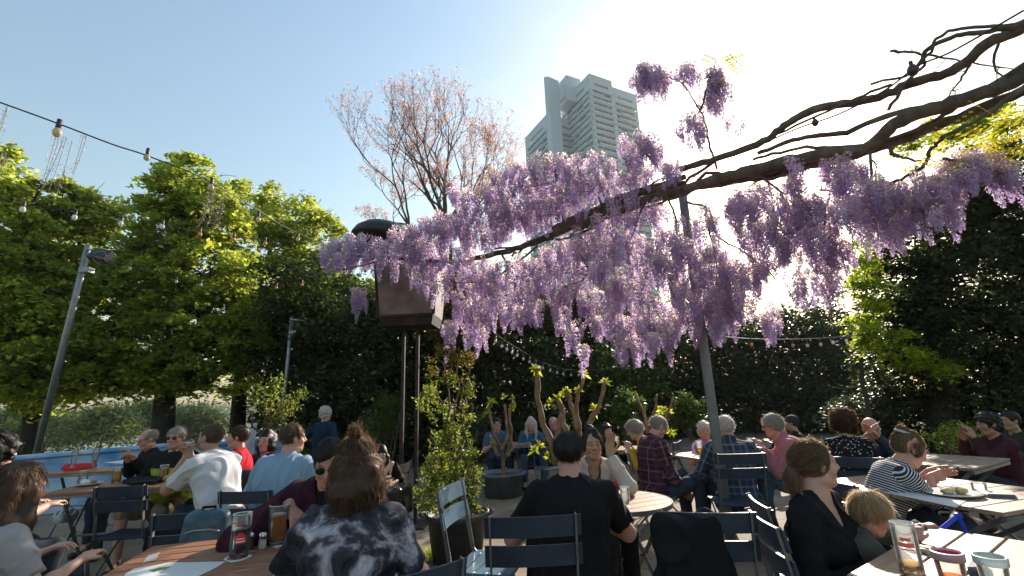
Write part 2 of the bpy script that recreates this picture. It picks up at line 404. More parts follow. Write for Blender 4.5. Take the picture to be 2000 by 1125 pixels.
# ------------------------------------------------------------------ blue parapet
def parapet():
    m = bpy.data.materials.new('patchy cracked blue paint'); nt, N, L = nodes(m); b = N['Principled BSDF']
    tc = N.new('ShaderNodeTexCoord'); nz = N.new('ShaderNodeTexNoise'); nz.inputs['Scale'].default_value = 1.1; nz.inputs['Detail'].default_value = 5; L.new(tc.outputs['Object'], nz.inputs[0])
    r = N.new('ShaderNodeValToRGB'); e = r.color_ramp.elements; e[0].position = .40; e[0].color = (.10, .30, .58, 1); e[1].position = .60; e[1].color = (.55, .70, .80, 1)  # noise blends deep blue with pale blue patches
    L.new(nz.outputs[0], r.inputs[0])
    v = N.new('ShaderNodeTexWave'); v.inputs['Scale'].default_value = .16; v.inputs['Distortion'].default_value = 9; v.inputs['Detail'].default_value = 6; v.inputs['Detail Scale'].default_value = 2.2; L.new(tc.outputs['Object'], v.inputs[0])
    r2 = N.new('ShaderNodeValToRGB'); r2.color_ramp.elements[0].position = 0; r2.color_ramp.elements[0].color = (.05, .06, .08, 1); r2.color_ramp.elements[1].position = .012; L.new(v.outputs['Fac'], r2.inputs[0])
    x = N.new('ShaderNodeMix'); x.data_type = 'RGBA'; x.blend_type = 'MULTIPLY'; x.inputs[0].default_value = .8; L.new(r.outputs[0], x.inputs[6]); L.new(r2.outputs[0], x.inputs[7])
    L.new(x.outputs[2], b.inputs['Base Color']); b.inputs['Roughness'].default_value = .6
    P = [Vector((-14, -6, 0)), Vector((-9.0, 5.2, 0)), Vector((-6.4, 9.4, 0)), Vector((-4.6, 12.6, 0)), Vector((-3.0, 16, 0))]
    H = [.98, .92, .86, .80, .76]
    t = thing('parapet_wall', 'low blue painted wall with cracked paint along the river side', 'wall', (0, 0, 0))
    for i in range(4):
        a, c = P[i], P[i + 1]; d = (c - a); L_ = d.length; u = d / L_; s = Vector((-u.y, u.x, 0))
        h = H[i + 1]; mb = MB(); M = Matrix((u, s, Vector((0, 0, 1)))).transposed()
        mb.box((a + c) / 2 + s * .16 + Vector((0, 0, h / 2)), (L_ - .004, .26, h), M, .012); mb.build('wall_panel', m, t)
        mb = MB(); mb.box((a + c) / 2 + s * .16 + Vector((0, 0, h + .033)), (L_ - .02, .36, .06), M, .012); mb.build('wall_cap', m, t)
parapet()
# ------------------------------------------------------------------ tower
def tower():
    conc = mat('pale tower concrete', (.48, .54, .55), .8, noise=.08, nscale=.05)
    slabm = mat('smooth tower concrete', (.50, .57, .62), .7, noise=.05, nscale=.03)
    dark = mat('tower window band', (.13, .17, .19), .3, noise=.3, nscale=.8)
    rail = mat('tower balcony panel', (.44, .50, .50), .7, noise=.2, nscale=.5)
    Z = 147.0
    A = atz(1150, 143, Z); B = atz(1095, 203, Z); C = atz(1187, 165, Z)
    A = Vector((A.x, A.y, 0)); e1 = Vector((B.x - A.x, B.y - A.y, 0)); e2 = Vector((C.x - A.x, C.y - A.y, 0))
    u = e1.normalized(); v = Vector((-u.y, u.x, 0)); v = v if v.dot(e2) > 0 else -v
    t = thing('apartment_tower', 'tall pale concrete high-rise rising behind the wisteria', 'tower', tuple(A))
    def P(a, b, z): return u * a + v * b + Vector((0, 0, z))
    def block(name, a0, a1, b0, b1, z0, z1, m, par=t):
        mb = MB(); M = Matrix((u, v, Vector((0, 0, 1)))).transposed() if u.cross(v).z > 0 else Matrix((u, v, Vector((0, 0, -1)))).transposed()
        mb.box(P((a0 + a1) / 2, (b0 + b1) / 2, (z0 + z1) / 2), (a1 - a0, b1 - b0, z1 - z0), M); return mb.build(name, m, par)
    M3 = Matrix((u, v, u.cross(v))).transposed()
    def storeys(a0, a1, b0, b1, ztop, name, faces):
        """floors with recessed dark bands, slabs and parapet panels all round"""
        block(name, a0 + 1.2, a1 - 1.2, b0 + 1.2, b1 - 1.2, 0, ztop - 7.5, dark)
        sl = MB(); pn = MB(); mu = pn; rr = random.Random(int(a0 * 7 + b0))
        z = ztop - 7.5; k = 0
        while z > 20:
            sl.box(P((a0 + a1) / 2, (b0 + b1) / 2, z - .25), (a1 - a0, b1 - b0, .5), M3)
            # parapet panels: front of each balcony
            h = 1.15
            for (p, q, fixed, axis) in ((a0, a1, b0, 0), (b0, b1, a0, 1), (a0, a1, b1, 0), (b0, b1, a1, 1)):
                s = p
                while s < q - .1:
                    w = min(rr.choice((3.2, 4.4, 6.2)), q - s); inset = .02 if rr.random() < .8 else .8
                    zc = z - 3.2 + h / 2 + .25
                    ins = inset if fixed in (b0, a0) else -inset
                    if axis == 0: pn.box(P(s + w / 2, fixed + ins + (.1 if fixed == b0 else -.1), zc), (w - .08, .16, h), M3)
                    else: pn.box(P(fixed + ins + (.1 if fixed == a0 else -.1), s + w / 2, zc), (.16, w - .08, h), M3)
                    # thin partition
                    if axis == 0: mu.box(P(s, fixed + (.7 if fixed == b0 else -.7), z - 1.6), (.14, 1.2, 2.7), M3)
                    else: mu.box(P(fixed + (.7 if fixed == a0 else -.7), s, z - 1.6), (1.2, .14, 2.7), M3)
                    s += w
            z -= 3.2; k += 1
        sl.build('floor_slab', conc, t); pn.build('balcony_panel', rail, t)
        block('roof_parapet', a0, a1, b0, b1, ztop - 7.5, ztop, conc)
        for (axis) in (0, 1):
            mb = MB(); L_ = (a1 - a0) if axis == 0 else (b1 - b0)
            c = P((a0 + a1) / 2, b0 - .02, ztop - 5.0) if axis == 0 else P(a0 - .02, (b0 + b1) / 2, ztop - 5.0)
            mb.box(c, (L_ * .62, .1, 1.1) if axis == 0 else (.1, L_ * .62, 1.1), M3); mb.build('window', dark, t)
    L1 = e1.length; W = e2.dot(v)
    storeys(0, L1, 0, W, Z, 'main_core', None)
    def corner(px, py, z):
        q = atz(px, py, z) - A; return q.dot(u), q.dot(v)
    # right wing, set back
    a0, b0 = corner(1191, 168, Z - 1); a1, b1 = corner(1237, 186, Z - 1)
    storeys(a0, a0 + 18, b0 + 1.2, b1 + 1, Z - 1, 'right_core', None)
    block('stair_fin', a0 - .4, a0 + 18.4, b0 - .6, b0 + 1.0, 0, Z - .5, slabm)
    # smooth service slab on the left
    a0, b0 = corner(1063, 151, Z + 4); a1, b1 = corner(1072, 150, Z + 4); a2, b2 = corner(1091, 158, Z + 4)
    q0 = atz(1062, 151, Z + 4) - A; q1 = atz(1070, 149, Z + 4) - A; q2 = atz(1091, 158, Z + 4) - A
    q0.z = q1.z = q2.z = 0; q3 = q0 + (q2 - q1)
    mb = MB(); vs = [Vector((q.x, q.y, z)) for z in (0, Z + 4) for q in (q0, q1, q2, q3)]
    c = sum((q for q in (q0, q1, q2, q3)), Vector()) / 4
    mb.add(vs, [(0, 3, 2, 1), (4, 5, 6, 7)] + [(i, (i + 1) % 4, 4 + (i + 1) % 4, 4 + i) for i in range(4)]); mb.build('service_slab', slabm, t)
    # plant room boxes on the roof
    q = atz(1107, 158, Z + 6) - A; aa, bb = q.dot(u), q.dot(v)
    block('plant_room', aa - 4, aa + 5, bb - 3, bb + 5, Z - 8, Z + 5.5, slabm)
    block('plant_room', aa - 3, aa + 6, bb - 4.5, bb - 3.05, Z - 6, Z + .5, conc)
    # left wing
    zl = 135; a0, b0 = corner(1068, 222, zl); a1, b1 = corner(1020, 268, zl)
    storeys(min(a0, a1), max(a0, a1), b0, b0 + 15, zl, 'left_core', None)
tower()
# ------------------------------------------------------------------ big trees on the left
G1 = 'green trees behind the blue wall'
def ground_of(px, py, k, z=-.3):
    p = atk(px, py, k); return (p.x, p.y, z)
# nearest: leaves fill the left edge
tree('maple_tree', 'leafy yellow green tree cut by the left edge, its low boughs nearest', ground_of(-60, 860, 11.4, -.4), 2.8,
     [pb(-10, 330, 11.4, 50, 55), pb(30, 450, 11.6, 80, 60), pb(20, 520, 11.2, 85, 70), pb(50, 610, 11.2, 110, 60), pb(-20, 690, 11.2, 100, 70), pb(80, 560, 11.4, 80, 66), pb(110, 650, 11.0, 90, 40), pb(30, 740, 11.2, 70, 34)],
     36000, .072, L_SPRING, .2, 11, G1, sub=26, sig=.15, flat=.4)
tree('maple_tree', 'broad tree with a dark trunk beside the tall grey lamp post', ground_of(62, 860, 12.5, -.6), 2.8,
     [pb(120, 400, 13, 95, 55), pb(60, 470, 13, 110, 70), pb(180, 420, 13.2, 62, 50), pb(215, 510, 13, 75, 60), pb(150, 540, 13, 110, 80), pb(210, 610, 12.5, 110, 60), pb(110, 700, 12.5, 100, 50), pb(200, 730, 12, 110, 38), pb(90, 765, 12.6, 80, 28), pb(20, 620, 13, 110, 80)],
     50000, .08, L_SPRING, .30, 12, G1, sub=26, sig=.15, flat=.4, shell=.5)
tree('maple_tree', 'tallest of the yellow green trees, thick dark trunk behind the man in glasses', ground_of(318, 850, 12.5, -.6), 3.0,
     [pb(370, 350, 13, 60, 48), pb(330, 380, 13, 60, 50), pb(420, 420, 13, 70, 70), pb(350, 450, 13, 72, 60), pb(410, 520, 12.6, 90, 70), pb(310, 560, 12.6, 110, 70), pb(400, 610, 12.4, 100, 60), pb(290, 660, 12.4, 120, 50), pb(390, 700, 12.3, 110, 45), pb(300, 735, 12.6, 100, 32), pb(455, 650, 12.4, 70, 45), pb(310, 500, 13.2, 60, 60)],
     60000, .08, L_SPRING, .31, 13, G1, sub=28, sig=.14, flat=.4, shell=.5)
tree('maple_tree', 'looser tree with sky showing through its crown, right of the tallest', ground_of(462, 850, 16, -.6), 4.6,
     [pb(480, 400, 16.5, 55, 45), pb(560, 420, 16.5, 75, 55), pb(620, 460, 16.5, 50, 55), pb(510, 470, 16.5, 75, 55), pb(590, 520, 16.3, 70, 50), pb(500, 560, 16.3, 80, 55), pb(600, 590, 16, 80, 50), pb(520, 640, 16, 90, 50), pb(450, 730, 16, 70, 40)],
     26000, .09, L_SPRING, .26, 14, G1, sub=16, sig=.2, shell=.6)
tree('autumn_toned_tree', 'bushy olive and bronze leaved tree above the dark hedge', ground_of(640, 850, 15, 0), 2.5,
     [pb(600, 600, 15, 80, 55), pb(680, 580, 15, 70, 45), pb(660, 640, 14.6, 100, 60), pb(560, 660, 14.6, 80, 50)],
     16000, .10, L_MID, .2, 15, None, sig=.3, shell=.7)
# willow bushes on the river bank
GW = 'pale bushes on the river bank'
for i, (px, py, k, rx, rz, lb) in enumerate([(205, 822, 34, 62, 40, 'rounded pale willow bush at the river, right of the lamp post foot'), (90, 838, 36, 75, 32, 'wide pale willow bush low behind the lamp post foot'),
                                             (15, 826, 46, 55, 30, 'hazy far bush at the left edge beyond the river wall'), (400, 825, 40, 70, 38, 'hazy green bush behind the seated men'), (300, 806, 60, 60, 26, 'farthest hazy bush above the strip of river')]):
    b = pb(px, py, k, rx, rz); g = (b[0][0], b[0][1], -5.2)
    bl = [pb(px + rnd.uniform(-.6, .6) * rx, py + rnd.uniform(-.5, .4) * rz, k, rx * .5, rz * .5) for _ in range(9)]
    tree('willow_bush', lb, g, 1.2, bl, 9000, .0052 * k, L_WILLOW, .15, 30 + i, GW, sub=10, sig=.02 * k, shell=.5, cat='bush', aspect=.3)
# bare tree with young pink leaves
def pink_tree():
    rs = np.random.RandomState(9); rr = random.Random(9); K = 15.5
    b = aty(842, 560, 16.2); base = Vector((b.x, b.y, 0))
    t = thing('budding_tree', 'nearly bare tree with fine branches and small pink orange leaves', 'tree', tuple(base))
    mb = MB(); fine = MB(); tips = []
    s = K / F
    def grow(p, d, L_, r, depth):
        n = 5; pts = [p]; q = Vector(p); dd = Vector(d)
        for i in range(n):
            dd = (dd + Vector((rr.gauss(0, .09), rr.gauss(0, .09), rr.gauss(.05, .05)))).normalized(); q = q + dd * L_ / n; pts.append(q.copy())
        (mb if depth < 3 else fine).tube(pts, [r * (1 - .42 * i / n) for i in range(n + 1)], 7 if depth < 2 else (5 if depth < 4 else 3), False)
        if depth >= 6 or L_ < .16:
            tips.append(q); return
        if depth >= 4: tips.append(pts[3])
        kk = 3 if rr.random() < (.62 if depth < 5 else .4) else 2
        for j in range(kk):
            ax = Vector((rr.gauss(0, 1), rr.gauss(0, 1), rr.gauss(0, .3))).normalized(); an = rr.uniform(.22, .62)
            nd = (dd + ax * math.tan(an)).normalized()
            grow(pts[-1 if j < 2 else 3], nd, L_ * rr.uniform(.66, .86), r * .6 * rr.uniform(.85, 1.1), depth + 1)
    zc = (562.5 - 430)
    def tp(px, py): return aty(px, py, b.y) - base
    # the trunks visible in the picture start behind the hood and fan out
    starts = [((812, 560), (799, 440), .08), ((857, 560), (870, 435), .12), ((877, 560), (884, 435), .07), ((912, 560), (914, 440), .06)]
    for (p0, p1, r) in starts:
        a, c = tp(*p0), tp(*p1); a0 = Vector((a.x * .3, 0, 0))
        mb.tube([a0, a0.lerp(a, .5) + Vector((.05, 0, 0)), a, a.lerp(c, .5), c], [r * 1.5, r * 1.35, r * 1.2, r * 1.1, r], 8, False)
        targets = {799: [(757, 330), (787, 310), (750, 385), (735, 420)], 870: [(825, 285), (892, 280), (862, 310), (800, 350), (835, 390), (900, 370)], 884: [(937, 310), (927, 340)], 914: [(972, 345), (985, 400), (942, 380)]}[p1[0]]
        for q in targets:
            e = tp(*q) + Vector((0, rr.uniform(-1, 1), 0)); d = (e - c); grow(c, d.normalized(), min(d.length * .62, 1.7), r * .62, 1)
    mb.build('trunk', BARK2, t); fine.build('twigs', BARK2, t)
    P = np.array([tuple(x) for x in tips]); P = np.repeat(P, 7, 0) + rs.randn(len(P) * 7, 3) * .06
    V, Q = leaf_cards(P, .038, .5, .2, rs=rs); npmesh('crown', V, Q, L_BUD, t, col=tone_cols(.7 + .6 * rs.rand(len(P)), rs, hue=.5))
    print('pink tips', len(tips))
pink_tree()
# dark evergreen hedge closing the garden
GH = 'dark evergreen shrubs closing the garden'
hz = [(600, 12.5, 120, 540, 'dark evergreen shrub behind the standing figure'), (700, 12.0, 120, 600, 'dark evergreen shrub behind the steel posts of the planter'), (800, 12.4, 110, 590, 'dark shrub left of the tall potted plant'),
      (900, 12.6, 110, 600, 'dark shrub behind the tall potted plant'), (1000, 13, 110, 580, 'dark shrub behind the blonde woman in blue'), (1100, 15, 110, 580, 'dark shrub behind the pollarded trunks'),
      (1200, 15.5, 110, 585, 'glossy shrub behind the grey haired woman in yellow'), (1310, 17.5, 110, 605, 'dark shrub behind the man in the maroon check shirt'), (1420, 18, 110, 640, 'dark shrub behind the grey pole'),
      (1530, 18, 110, 615, 'dark shrub with bright glints, behind the man in pink'), (1640, 16.5, 110, 640, 'dark shrub right of the man in pink'), ]
for i, (px, k, w, top, lb) in enumerate(hz):
    bl = []
    for j in range(9):
        yy = top + 30 + (850 - top - 30) * (j // 3) / 2.0
        bl.append(pb(px + (-w * .42, 0, w * .42)[j % 3] + rnd.uniform(-10, 10), yy + rnd.uniform(-14, 14), k + rnd.uniform(-.5, .5), w * .40, (850 - top) * .24, w * .8))
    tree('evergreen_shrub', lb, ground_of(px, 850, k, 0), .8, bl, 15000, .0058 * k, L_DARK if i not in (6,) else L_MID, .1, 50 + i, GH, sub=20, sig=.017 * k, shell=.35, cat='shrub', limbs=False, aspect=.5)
# backing wood behind the hedge so that no field shows between the shrubs
for i, (px, k, w, top, lb) in enumerate([(650, 17, 170, 560, 'dark wood left of the planter'), (900, 18, 190, 560, 'tree crown behind the wisteria, left'), (1130, 23, 190, 570, 'tree crown low under the tower'), (1380, 24, 170, 610, 'tree crown behind the pole'), (1600, 22, 160, 620, 'tree crown left of the big dark conifer')]):
    bl = [pb(px + (-w * .5, 0, w * .5)[j % 3], top + 60 + (800 - top) * (j // 3) / 2.2, k, w * .42, (850 - top) * .24, w * .5) for j in range(9)]
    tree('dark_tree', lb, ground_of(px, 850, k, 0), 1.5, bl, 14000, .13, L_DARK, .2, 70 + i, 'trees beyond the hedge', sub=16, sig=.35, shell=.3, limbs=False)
tree('bronze_tree', 'small tree with rust orange leaves behind the wisteria, beside the planter', ground_of(920, 850, 11.4, 0), 2, [pb(905, 560, 11.4, 60, 45), pb(940, 600, 11.2, 50, 40), pb(890, 640, 11.2, 50, 40)], 6000, .06, leaf_mat('bronze leaves', (.11, .075, .03), (.30, .17, .04), .45), .08, 81, None, sig=.18, shell=.5)
# big dark tree at the right with a bright edge
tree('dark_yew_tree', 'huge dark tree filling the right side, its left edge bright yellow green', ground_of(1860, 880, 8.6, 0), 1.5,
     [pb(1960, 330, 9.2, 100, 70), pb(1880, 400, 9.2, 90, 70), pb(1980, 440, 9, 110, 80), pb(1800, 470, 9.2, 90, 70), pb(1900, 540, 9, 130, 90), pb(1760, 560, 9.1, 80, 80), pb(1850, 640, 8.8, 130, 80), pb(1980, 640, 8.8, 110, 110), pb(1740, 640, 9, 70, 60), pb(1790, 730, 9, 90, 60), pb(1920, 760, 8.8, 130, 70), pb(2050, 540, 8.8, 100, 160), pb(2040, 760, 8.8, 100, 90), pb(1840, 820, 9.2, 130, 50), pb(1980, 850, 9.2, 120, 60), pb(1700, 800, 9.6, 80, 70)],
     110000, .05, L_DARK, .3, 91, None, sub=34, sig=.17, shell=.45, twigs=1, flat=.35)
tree('acacia_shrub', 'feathery yellow green shrub carrying the sunlit edge of the dark tree', ground_of(1700, 850, 8.4, 0), 1.5,
     [pb(1690, 490, 8.3, 26, 32), pb(1695, 560, 8.3, 28, 40), pb(1690, 620, 8.2, 30, 40), pb(1720, 660, 8.2, 38, 32), pb(1770, 690, 8.1, 36, 26), pb(1830, 710, 8.1, 30, 18), pb(1860, 250, 8.6, 60, 18), pb(1940, 235, 8.6, 60, 22), pb(1790, 275, 8.6, 30, 14)],
     13000, .036, leaf_mat('feathery leaves painted sunlit', (.16, .22, .02), (.5, .58, .03), .6), .05, 92, None, sub=14, sig=.1, shell=.55, cat='shrub', limbs=False)  # bright leaf colour paints the sunlit edge of the dark tree
# ------------------------------------------------------------------ wisteria over the garden
WB = mat('wisteria bark', (.12, .092, .072), .9, noise=.45, nscale=9, bump=.7, bscale=16, stretch=(1, 1, .4))
FLW = leaf_mat('wisteria petals', (.62, .53, .57), (.93, .80, .87), .6, .6, .2)
FLW2 = leaf_mat('wisteria petals in bud', (.36, .30, .40), (.62, .50, .62), .5, .6, .2)
STEM = mat('pale flower stem', (.30, .30, .14), .8)
def raceme(rs, L_=.24, w=.058, n=150, bud=.25):
    """a hanging flower cluster: florets ring a drooping stem, open at the top, buds at the tip"""
    t = rs.rand(n) ** .8; z = -L_ * t; rr_ = w * (1 - .78 * t ** 1.3) * (.55 + .5 * rs.rand(n)); rr_[t < .06] *= .6
    a = rs.rand(n) * 2 * math.pi; sway = .02 * np.sin(t * 3 + rs.rand() * 6)
    P = np.stack([np.cos(a) * rr_ + sway, np.sin(a) * rr_, z], 1)
    out = np.stack([np.cos(a), np.sin(a), -.15 + 0 * a], 1); out = unit(out + rs.randn(n, 3) * .35)
    s = (.0125 * (1 - .55 * t ** 2) * (.8 + .4 * rs.rand(n)))[:, None]
    up = unit(np.array([[0, 0, 1.]]) + rs.randn(n, 3) * .35); sd = unit(np.cross(out, up)); up = unit(np.cross(sd, out))
    # banner: upright bent petal; keel: folded pair hanging below
    q1 = [P - sd * s * .75 + up * s * .2, P + out * s * .25, P + sd * s * .75 + up * s * .2, P + up * s * 1.25 - out * s * .35]
    q2 = [P, P + out * s * .75 + sd * s * .35, P + out * s * 1.15 - up * s * .55, P + out * s * .3 - up * s * .6]
    q3 = [P, P + out * s * .75 - sd * s * .35, P + out * s * 1.15 - up * s * .55, P + out * s * .3 - up * s * .6 - sd * s * .2]
    V = np.concatenate([np.stack(q, 1).reshape(-1, 3) for q in (q1, q2, q3)])
    tone = .8 + .4 * rs.rand(n); lite = np.clip(1.25 - t, .7, 1.3)
    c1 = np.stack([tone * lite * 1.08, tone * lite * 1.08, tone * 1.05], 1); c2 = np.stack([tone * .84, tone * .70, tone * .90], 1)
    C = np.concatenate([np.repeat(c1, 4, 0), np.repeat(c2, 4, 0), np.repeat(c2, 4, 0)])
    # stem as a thin 4-sided strip
    zs = np.linspace(.03, -L_ * 1.02, 5); st = []
    for i in range(4):
        for (dx, dy) in ((.0012, 0), (-.0006, .001)):
            st += [(dx, dy, zs[i]), (-dx, -dy, zs[i]), (-dx, -dy, zs[i + 1]), (dx, dy, zs[i + 1])]
    V = np.concatenate([V, np.array(st)]); C = np.concatenate([C, np.full((len(st), 3), .45)])
    return V, np.arange(len(V)).reshape(-1, 4), C
def wisteria():
    rs = np.random.RandomState(21); rr = random.Random(21)
    base = atk(2600, 900, 3.2); base.z = 0
    t = thing('wisteria', 'great flowering wisteria spreading lilac blossom from the upper right over the tables', 'climbing plant', tuple(base))
    B = Vector(base)
    def pl(pts, r0, r1, n=9, wobble=.02, name='branch', mb=None):
        """smooth polyline through (px,py,k)"""
        P = [atk(*p) - B for p in pts]; out = []
        for i in range(len(P) - 1):
            p0 = P[max(i - 1, 0)]; p1 = P[i]; p2 = P[i + 1]; p3 = P[min(i + 2, len(P) - 1)]
            for j in range(6):
                u = j / 6; out.append(.5 * ((2 * p1) + (p2 - p0) * u + (2 * p0 - 5 * p1 + 4 * p2 - p3) * u * u + (3 * p1 - p0 - 3 * p2 + p3) * u ** 3))
        out.append(P[-1]); out = wob(out, wobble * .55, rr); m = len(out)
        rad = [(r0 + (r1 - r0) * i / (m - 1)) * rr.uniform(.93, 1.08) for i in range(m)]
        own = mb is None
        if own: mb = MB()
        mb.tube(out, rad, n)
        if own: mb.build(name, WB, t)
        return out
    # trunk from the ground outside the frame up to the canopy
    pl([(2600, 1300, 3.2), (2560, 900, 3.1), (2480, 500, 3.1), (2300, 180, 3.2), (2060, 120, 3.4)], .10, .07, name='trunk')
    # the thick twin stems crossing the upper right
    pl([(2150, 60, 3.3), (2000, 150, 3.5), (1880, 195, 3.7), (1760, 235, 3.9), (1690, 290, 4.1), (1600, 300, 4.2), (1480, 330, 4.4), (1400, 350, 4.6), (1330, 375, 4.8)], .058, .05)
    pl([(2150, 150, 3.4), (2000, 178, 3.6), (1850, 238, 3.9), (1740, 280, 4.1), (1640, 312, 4.3), (1540, 330, 4.4), (1430, 355, 4.6), (1330, 368, 4.75)], .042, .038)
    pl([(2100, 0, 3.3), (2000, 55, 3.5), (1930, 85, 3.6), (1860, 140, 3.8), (1790, 160, 3.9), (1700, 195, 4.1), (1600, 210, 4.2), (1540, 240, 4.3), (1490, 275, 4.5), (1400, 310, 4.7), (1330, 330, 4.9)], .042, .032)
    pl([(2060, 10, 3.3), (1960, 58, 3.4), (1880, 65, 3.5), (1815, 95, 3.7), (1790, 135, 3.8), (1760, 175, 3.9), (1735, 215, 4.0)], .020, .013)
    pl([(2060, 30, 3.4), (1960, 50, 3.5), (1850, 62, 3.6), (1810, 110, 3.7), (1790, 140, 3.8), (1700, 165, 4.0)], .014, .010)
    pl([(1900, 195, 3.7), (1750, 222, 4), (1640, 262, 4.2), (1560, 270, 4.3), (1480, 300, 4.5)], .026, .02)
    pl([(2100, 110, 3.3), (2000, 170, 3.4), (1920, 225, 3.5), (1850, 265, 3.6), (1820, 290, 3.7), (1800, 325, 3.8), (1760, 350, 3.9), (1700, 370, 4.1), (1600, 372, 4.3)], .019, .010)
    pl([(1745, 280, 4), (1742, 300, 4), (1760, 308, 4), (1800, 315, 4)], .02, .008)
    pl([(1640, 305, 4.3), (1570, 320, 4.4), (1540, 345, 4.5)], .022, .014)
    pl([(1742, 165, 3.9), (1700, 180, 4.0), (1600, 225, 4.2), (1480, 280, 4.5)], .012, .010, wobble=.01)
    # left of the pole: ropes of stems
    M1 = pl([(1340, 372, 4.8), (1250, 395, 4.9), (1180, 420, 5.0), (1110, 445, 5.1), (1040, 475, 5.2), (970, 495, 5.3), (880, 510, 5.4), (780, 505, 5.5), (700, 500, 5.6)], .052, .016)
    pl([(1340, 360, 4.85), (1250, 378, 4.95), (1190, 405, 5.05), (1120, 425, 5.15), (1090, 455, 5.2), (1020, 480, 5.3), (950, 500, 5.35)], .042, .018)
    pl([(1340, 345, 4.9), (1260, 370, 5.0), (1190, 395, 5.1), (1130, 430, 5.2)], .03, .03)
    pl([(1150, 430, 5.0), (1110, 440, 5.05), (1085, 450, 5.1)], .085, .06)     # knotted burl
    pl([(1560, 318, 4.3), (1480, 342, 4.45), (1420, 338, 4.6), (1360, 362, 4.75), (1290, 372, 4.85), (1220, 402, 4.95), (1150, 418, 5.05), (1100, 448, 5.1)], .024, .018, wobble=.03)
    pl([(1640, 300, 4.2), (1520, 345, 4.4), (1440, 348, 4.55), (1380, 340, 4.7), (1320, 385, 4.8), (1240, 388, 4.9), (1180, 428, 5.0), (1060, 462, 5.15), (1000, 500, 5.25)], .020, .013, wobble=.035)
    pl([(1420, 300, 4.7), (1350, 345, 4.85), (1290, 395, 4.9), (1210, 418, 4.95), (1140, 452, 5.0), (1080, 470, 5.1), (960, 488, 5.25)], .018, .010, wobble=.035)
    pl([(2060, 90, 3.4), (1960, 150, 3.55), (1860, 215, 3.8), (1770, 262, 4.0), (1660, 288, 4.2), (1560, 290, 4.35), (1470, 312, 4.5)], .020, .014, wobble=.02)
    side = [
        [(1100, 430, 5.1), (1090, 385, 5.1), (1085, 340, 5.1), (1093, 300, 5.1)], [(1085, 355, 5.1), (1050, 362, 5.1), (1010, 365, 5.1)],
        [(1180, 410, 5), (1160, 370, 5), (1130, 350, 5)], [(1250, 380, 4.9), (1290, 350, 4.9), (1360, 345, 4.7)],
        [(1120, 460, 5.1), (1140, 510, 5), (1180, 560, 4.9), (1200, 620, 4.9), (1225, 650, 4.9)], [(1130, 460, 5.1), (1160, 500, 5), (1140, 545, 5), (1100, 560, 5)],
        [(1050, 480, 5.2), (1000, 520, 5.1), (940, 550, 5.1), (830, 550, 5.2)], [(980, 495, 5.3), (1010, 540, 5.2), (1060, 525, 5.1), (1110, 500, 5.1)],
        [(1340, 395, 4.8), (1385, 410, 4.7), (1400, 460, 4.6), (1450, 490, 4.6), (1500, 530, 4.5), (1530, 560, 4.5)], [(1380, 410, 4.7), (1390, 470, 4.7), (1410, 520, 4.7)],
        [(1300, 380, 4.8), (1320, 430, 4.8), (1322, 520, 4.8), (1325, 600, 4.8)], [(1260, 390, 4.9), (1230, 470, 4.9), (1200, 520, 4.9), (1215, 590, 4.9)],
        [(1470, 335, 4.4), (1520, 370, 4.4), (1540, 410, 4.4), (1580, 470, 4.4), (1600, 500, 4.4)], [(1600, 310, 4.2), (1640, 350, 4.2), (1620, 380, 4.2), (1610, 440, 4.2), (1615, 520, 4.2)],
        [(1700, 300, 4), (1700, 360, 4), (1690, 420, 4), (1660, 470, 4.1)], [(1790, 325, 3.9), (1800, 380, 3.8), (1805, 430, 3.8), (1810, 470, 3.8)],
        [(1400, 330, 4.6), (1385, 280, 4.6), (1375, 230, 4.6), (1360, 205, 4.6), (1330, 160, 4.6), (1280, 150, 4.7)], [(1368, 215, 4.6), (1385, 160, 4.6), (1400, 115, 4.6)],
        [(760, 505, 5.5), (700, 520, 5.5), (650, 530, 5.6)], [(1240, 275, 5), (1280, 320, 5), (1310, 350, 4.9)], [(1840, 310, 3.7), (1900, 320, 3.6), (1960, 340, 3.5)],
        [(1740, 100, 3.9), (1800, 105, 3.9), (1880, 120, 3.8), (1980, 135, 3.6)], [(1900, 110, 3.7), (1880, 150, 3.8), (1850, 190, 3.9)], [(1960, 60, 3.6), (1940, 130, 3.7), (1990, 165, 3.5)],
    ]
    for s_ in side: pl(s_, .013, .004, 6, .012)
    tw = MB()
    for _ in range(150):
        s_ = rr.choice(side + side[4:14]); i = rr.randrange(len(s_) - 1); u = rr.random(); a = [s_[i][j] + (s_[i + 1][j] - s_[i][j]) * u for j in range(3)]
        dx, dy = rr.uniform(-45, 45), rr.uniform(-20, 55); b_ = (a[0] + dx * .5 + rr.uniform(-9, 9), a[1] + dy * .4, a[2] + rr.uniform(-.15, .15)); c_ = (a[0] + dx, a[1] + dy, a[2] + rr.uniform(-.3, .3))
        pl([tuple(a), b_, c_], .005, .0018, 4, .008, mb=tw)
    o = tw.build('thin_twigs', WB, t); o['kind'] = 'stuff'
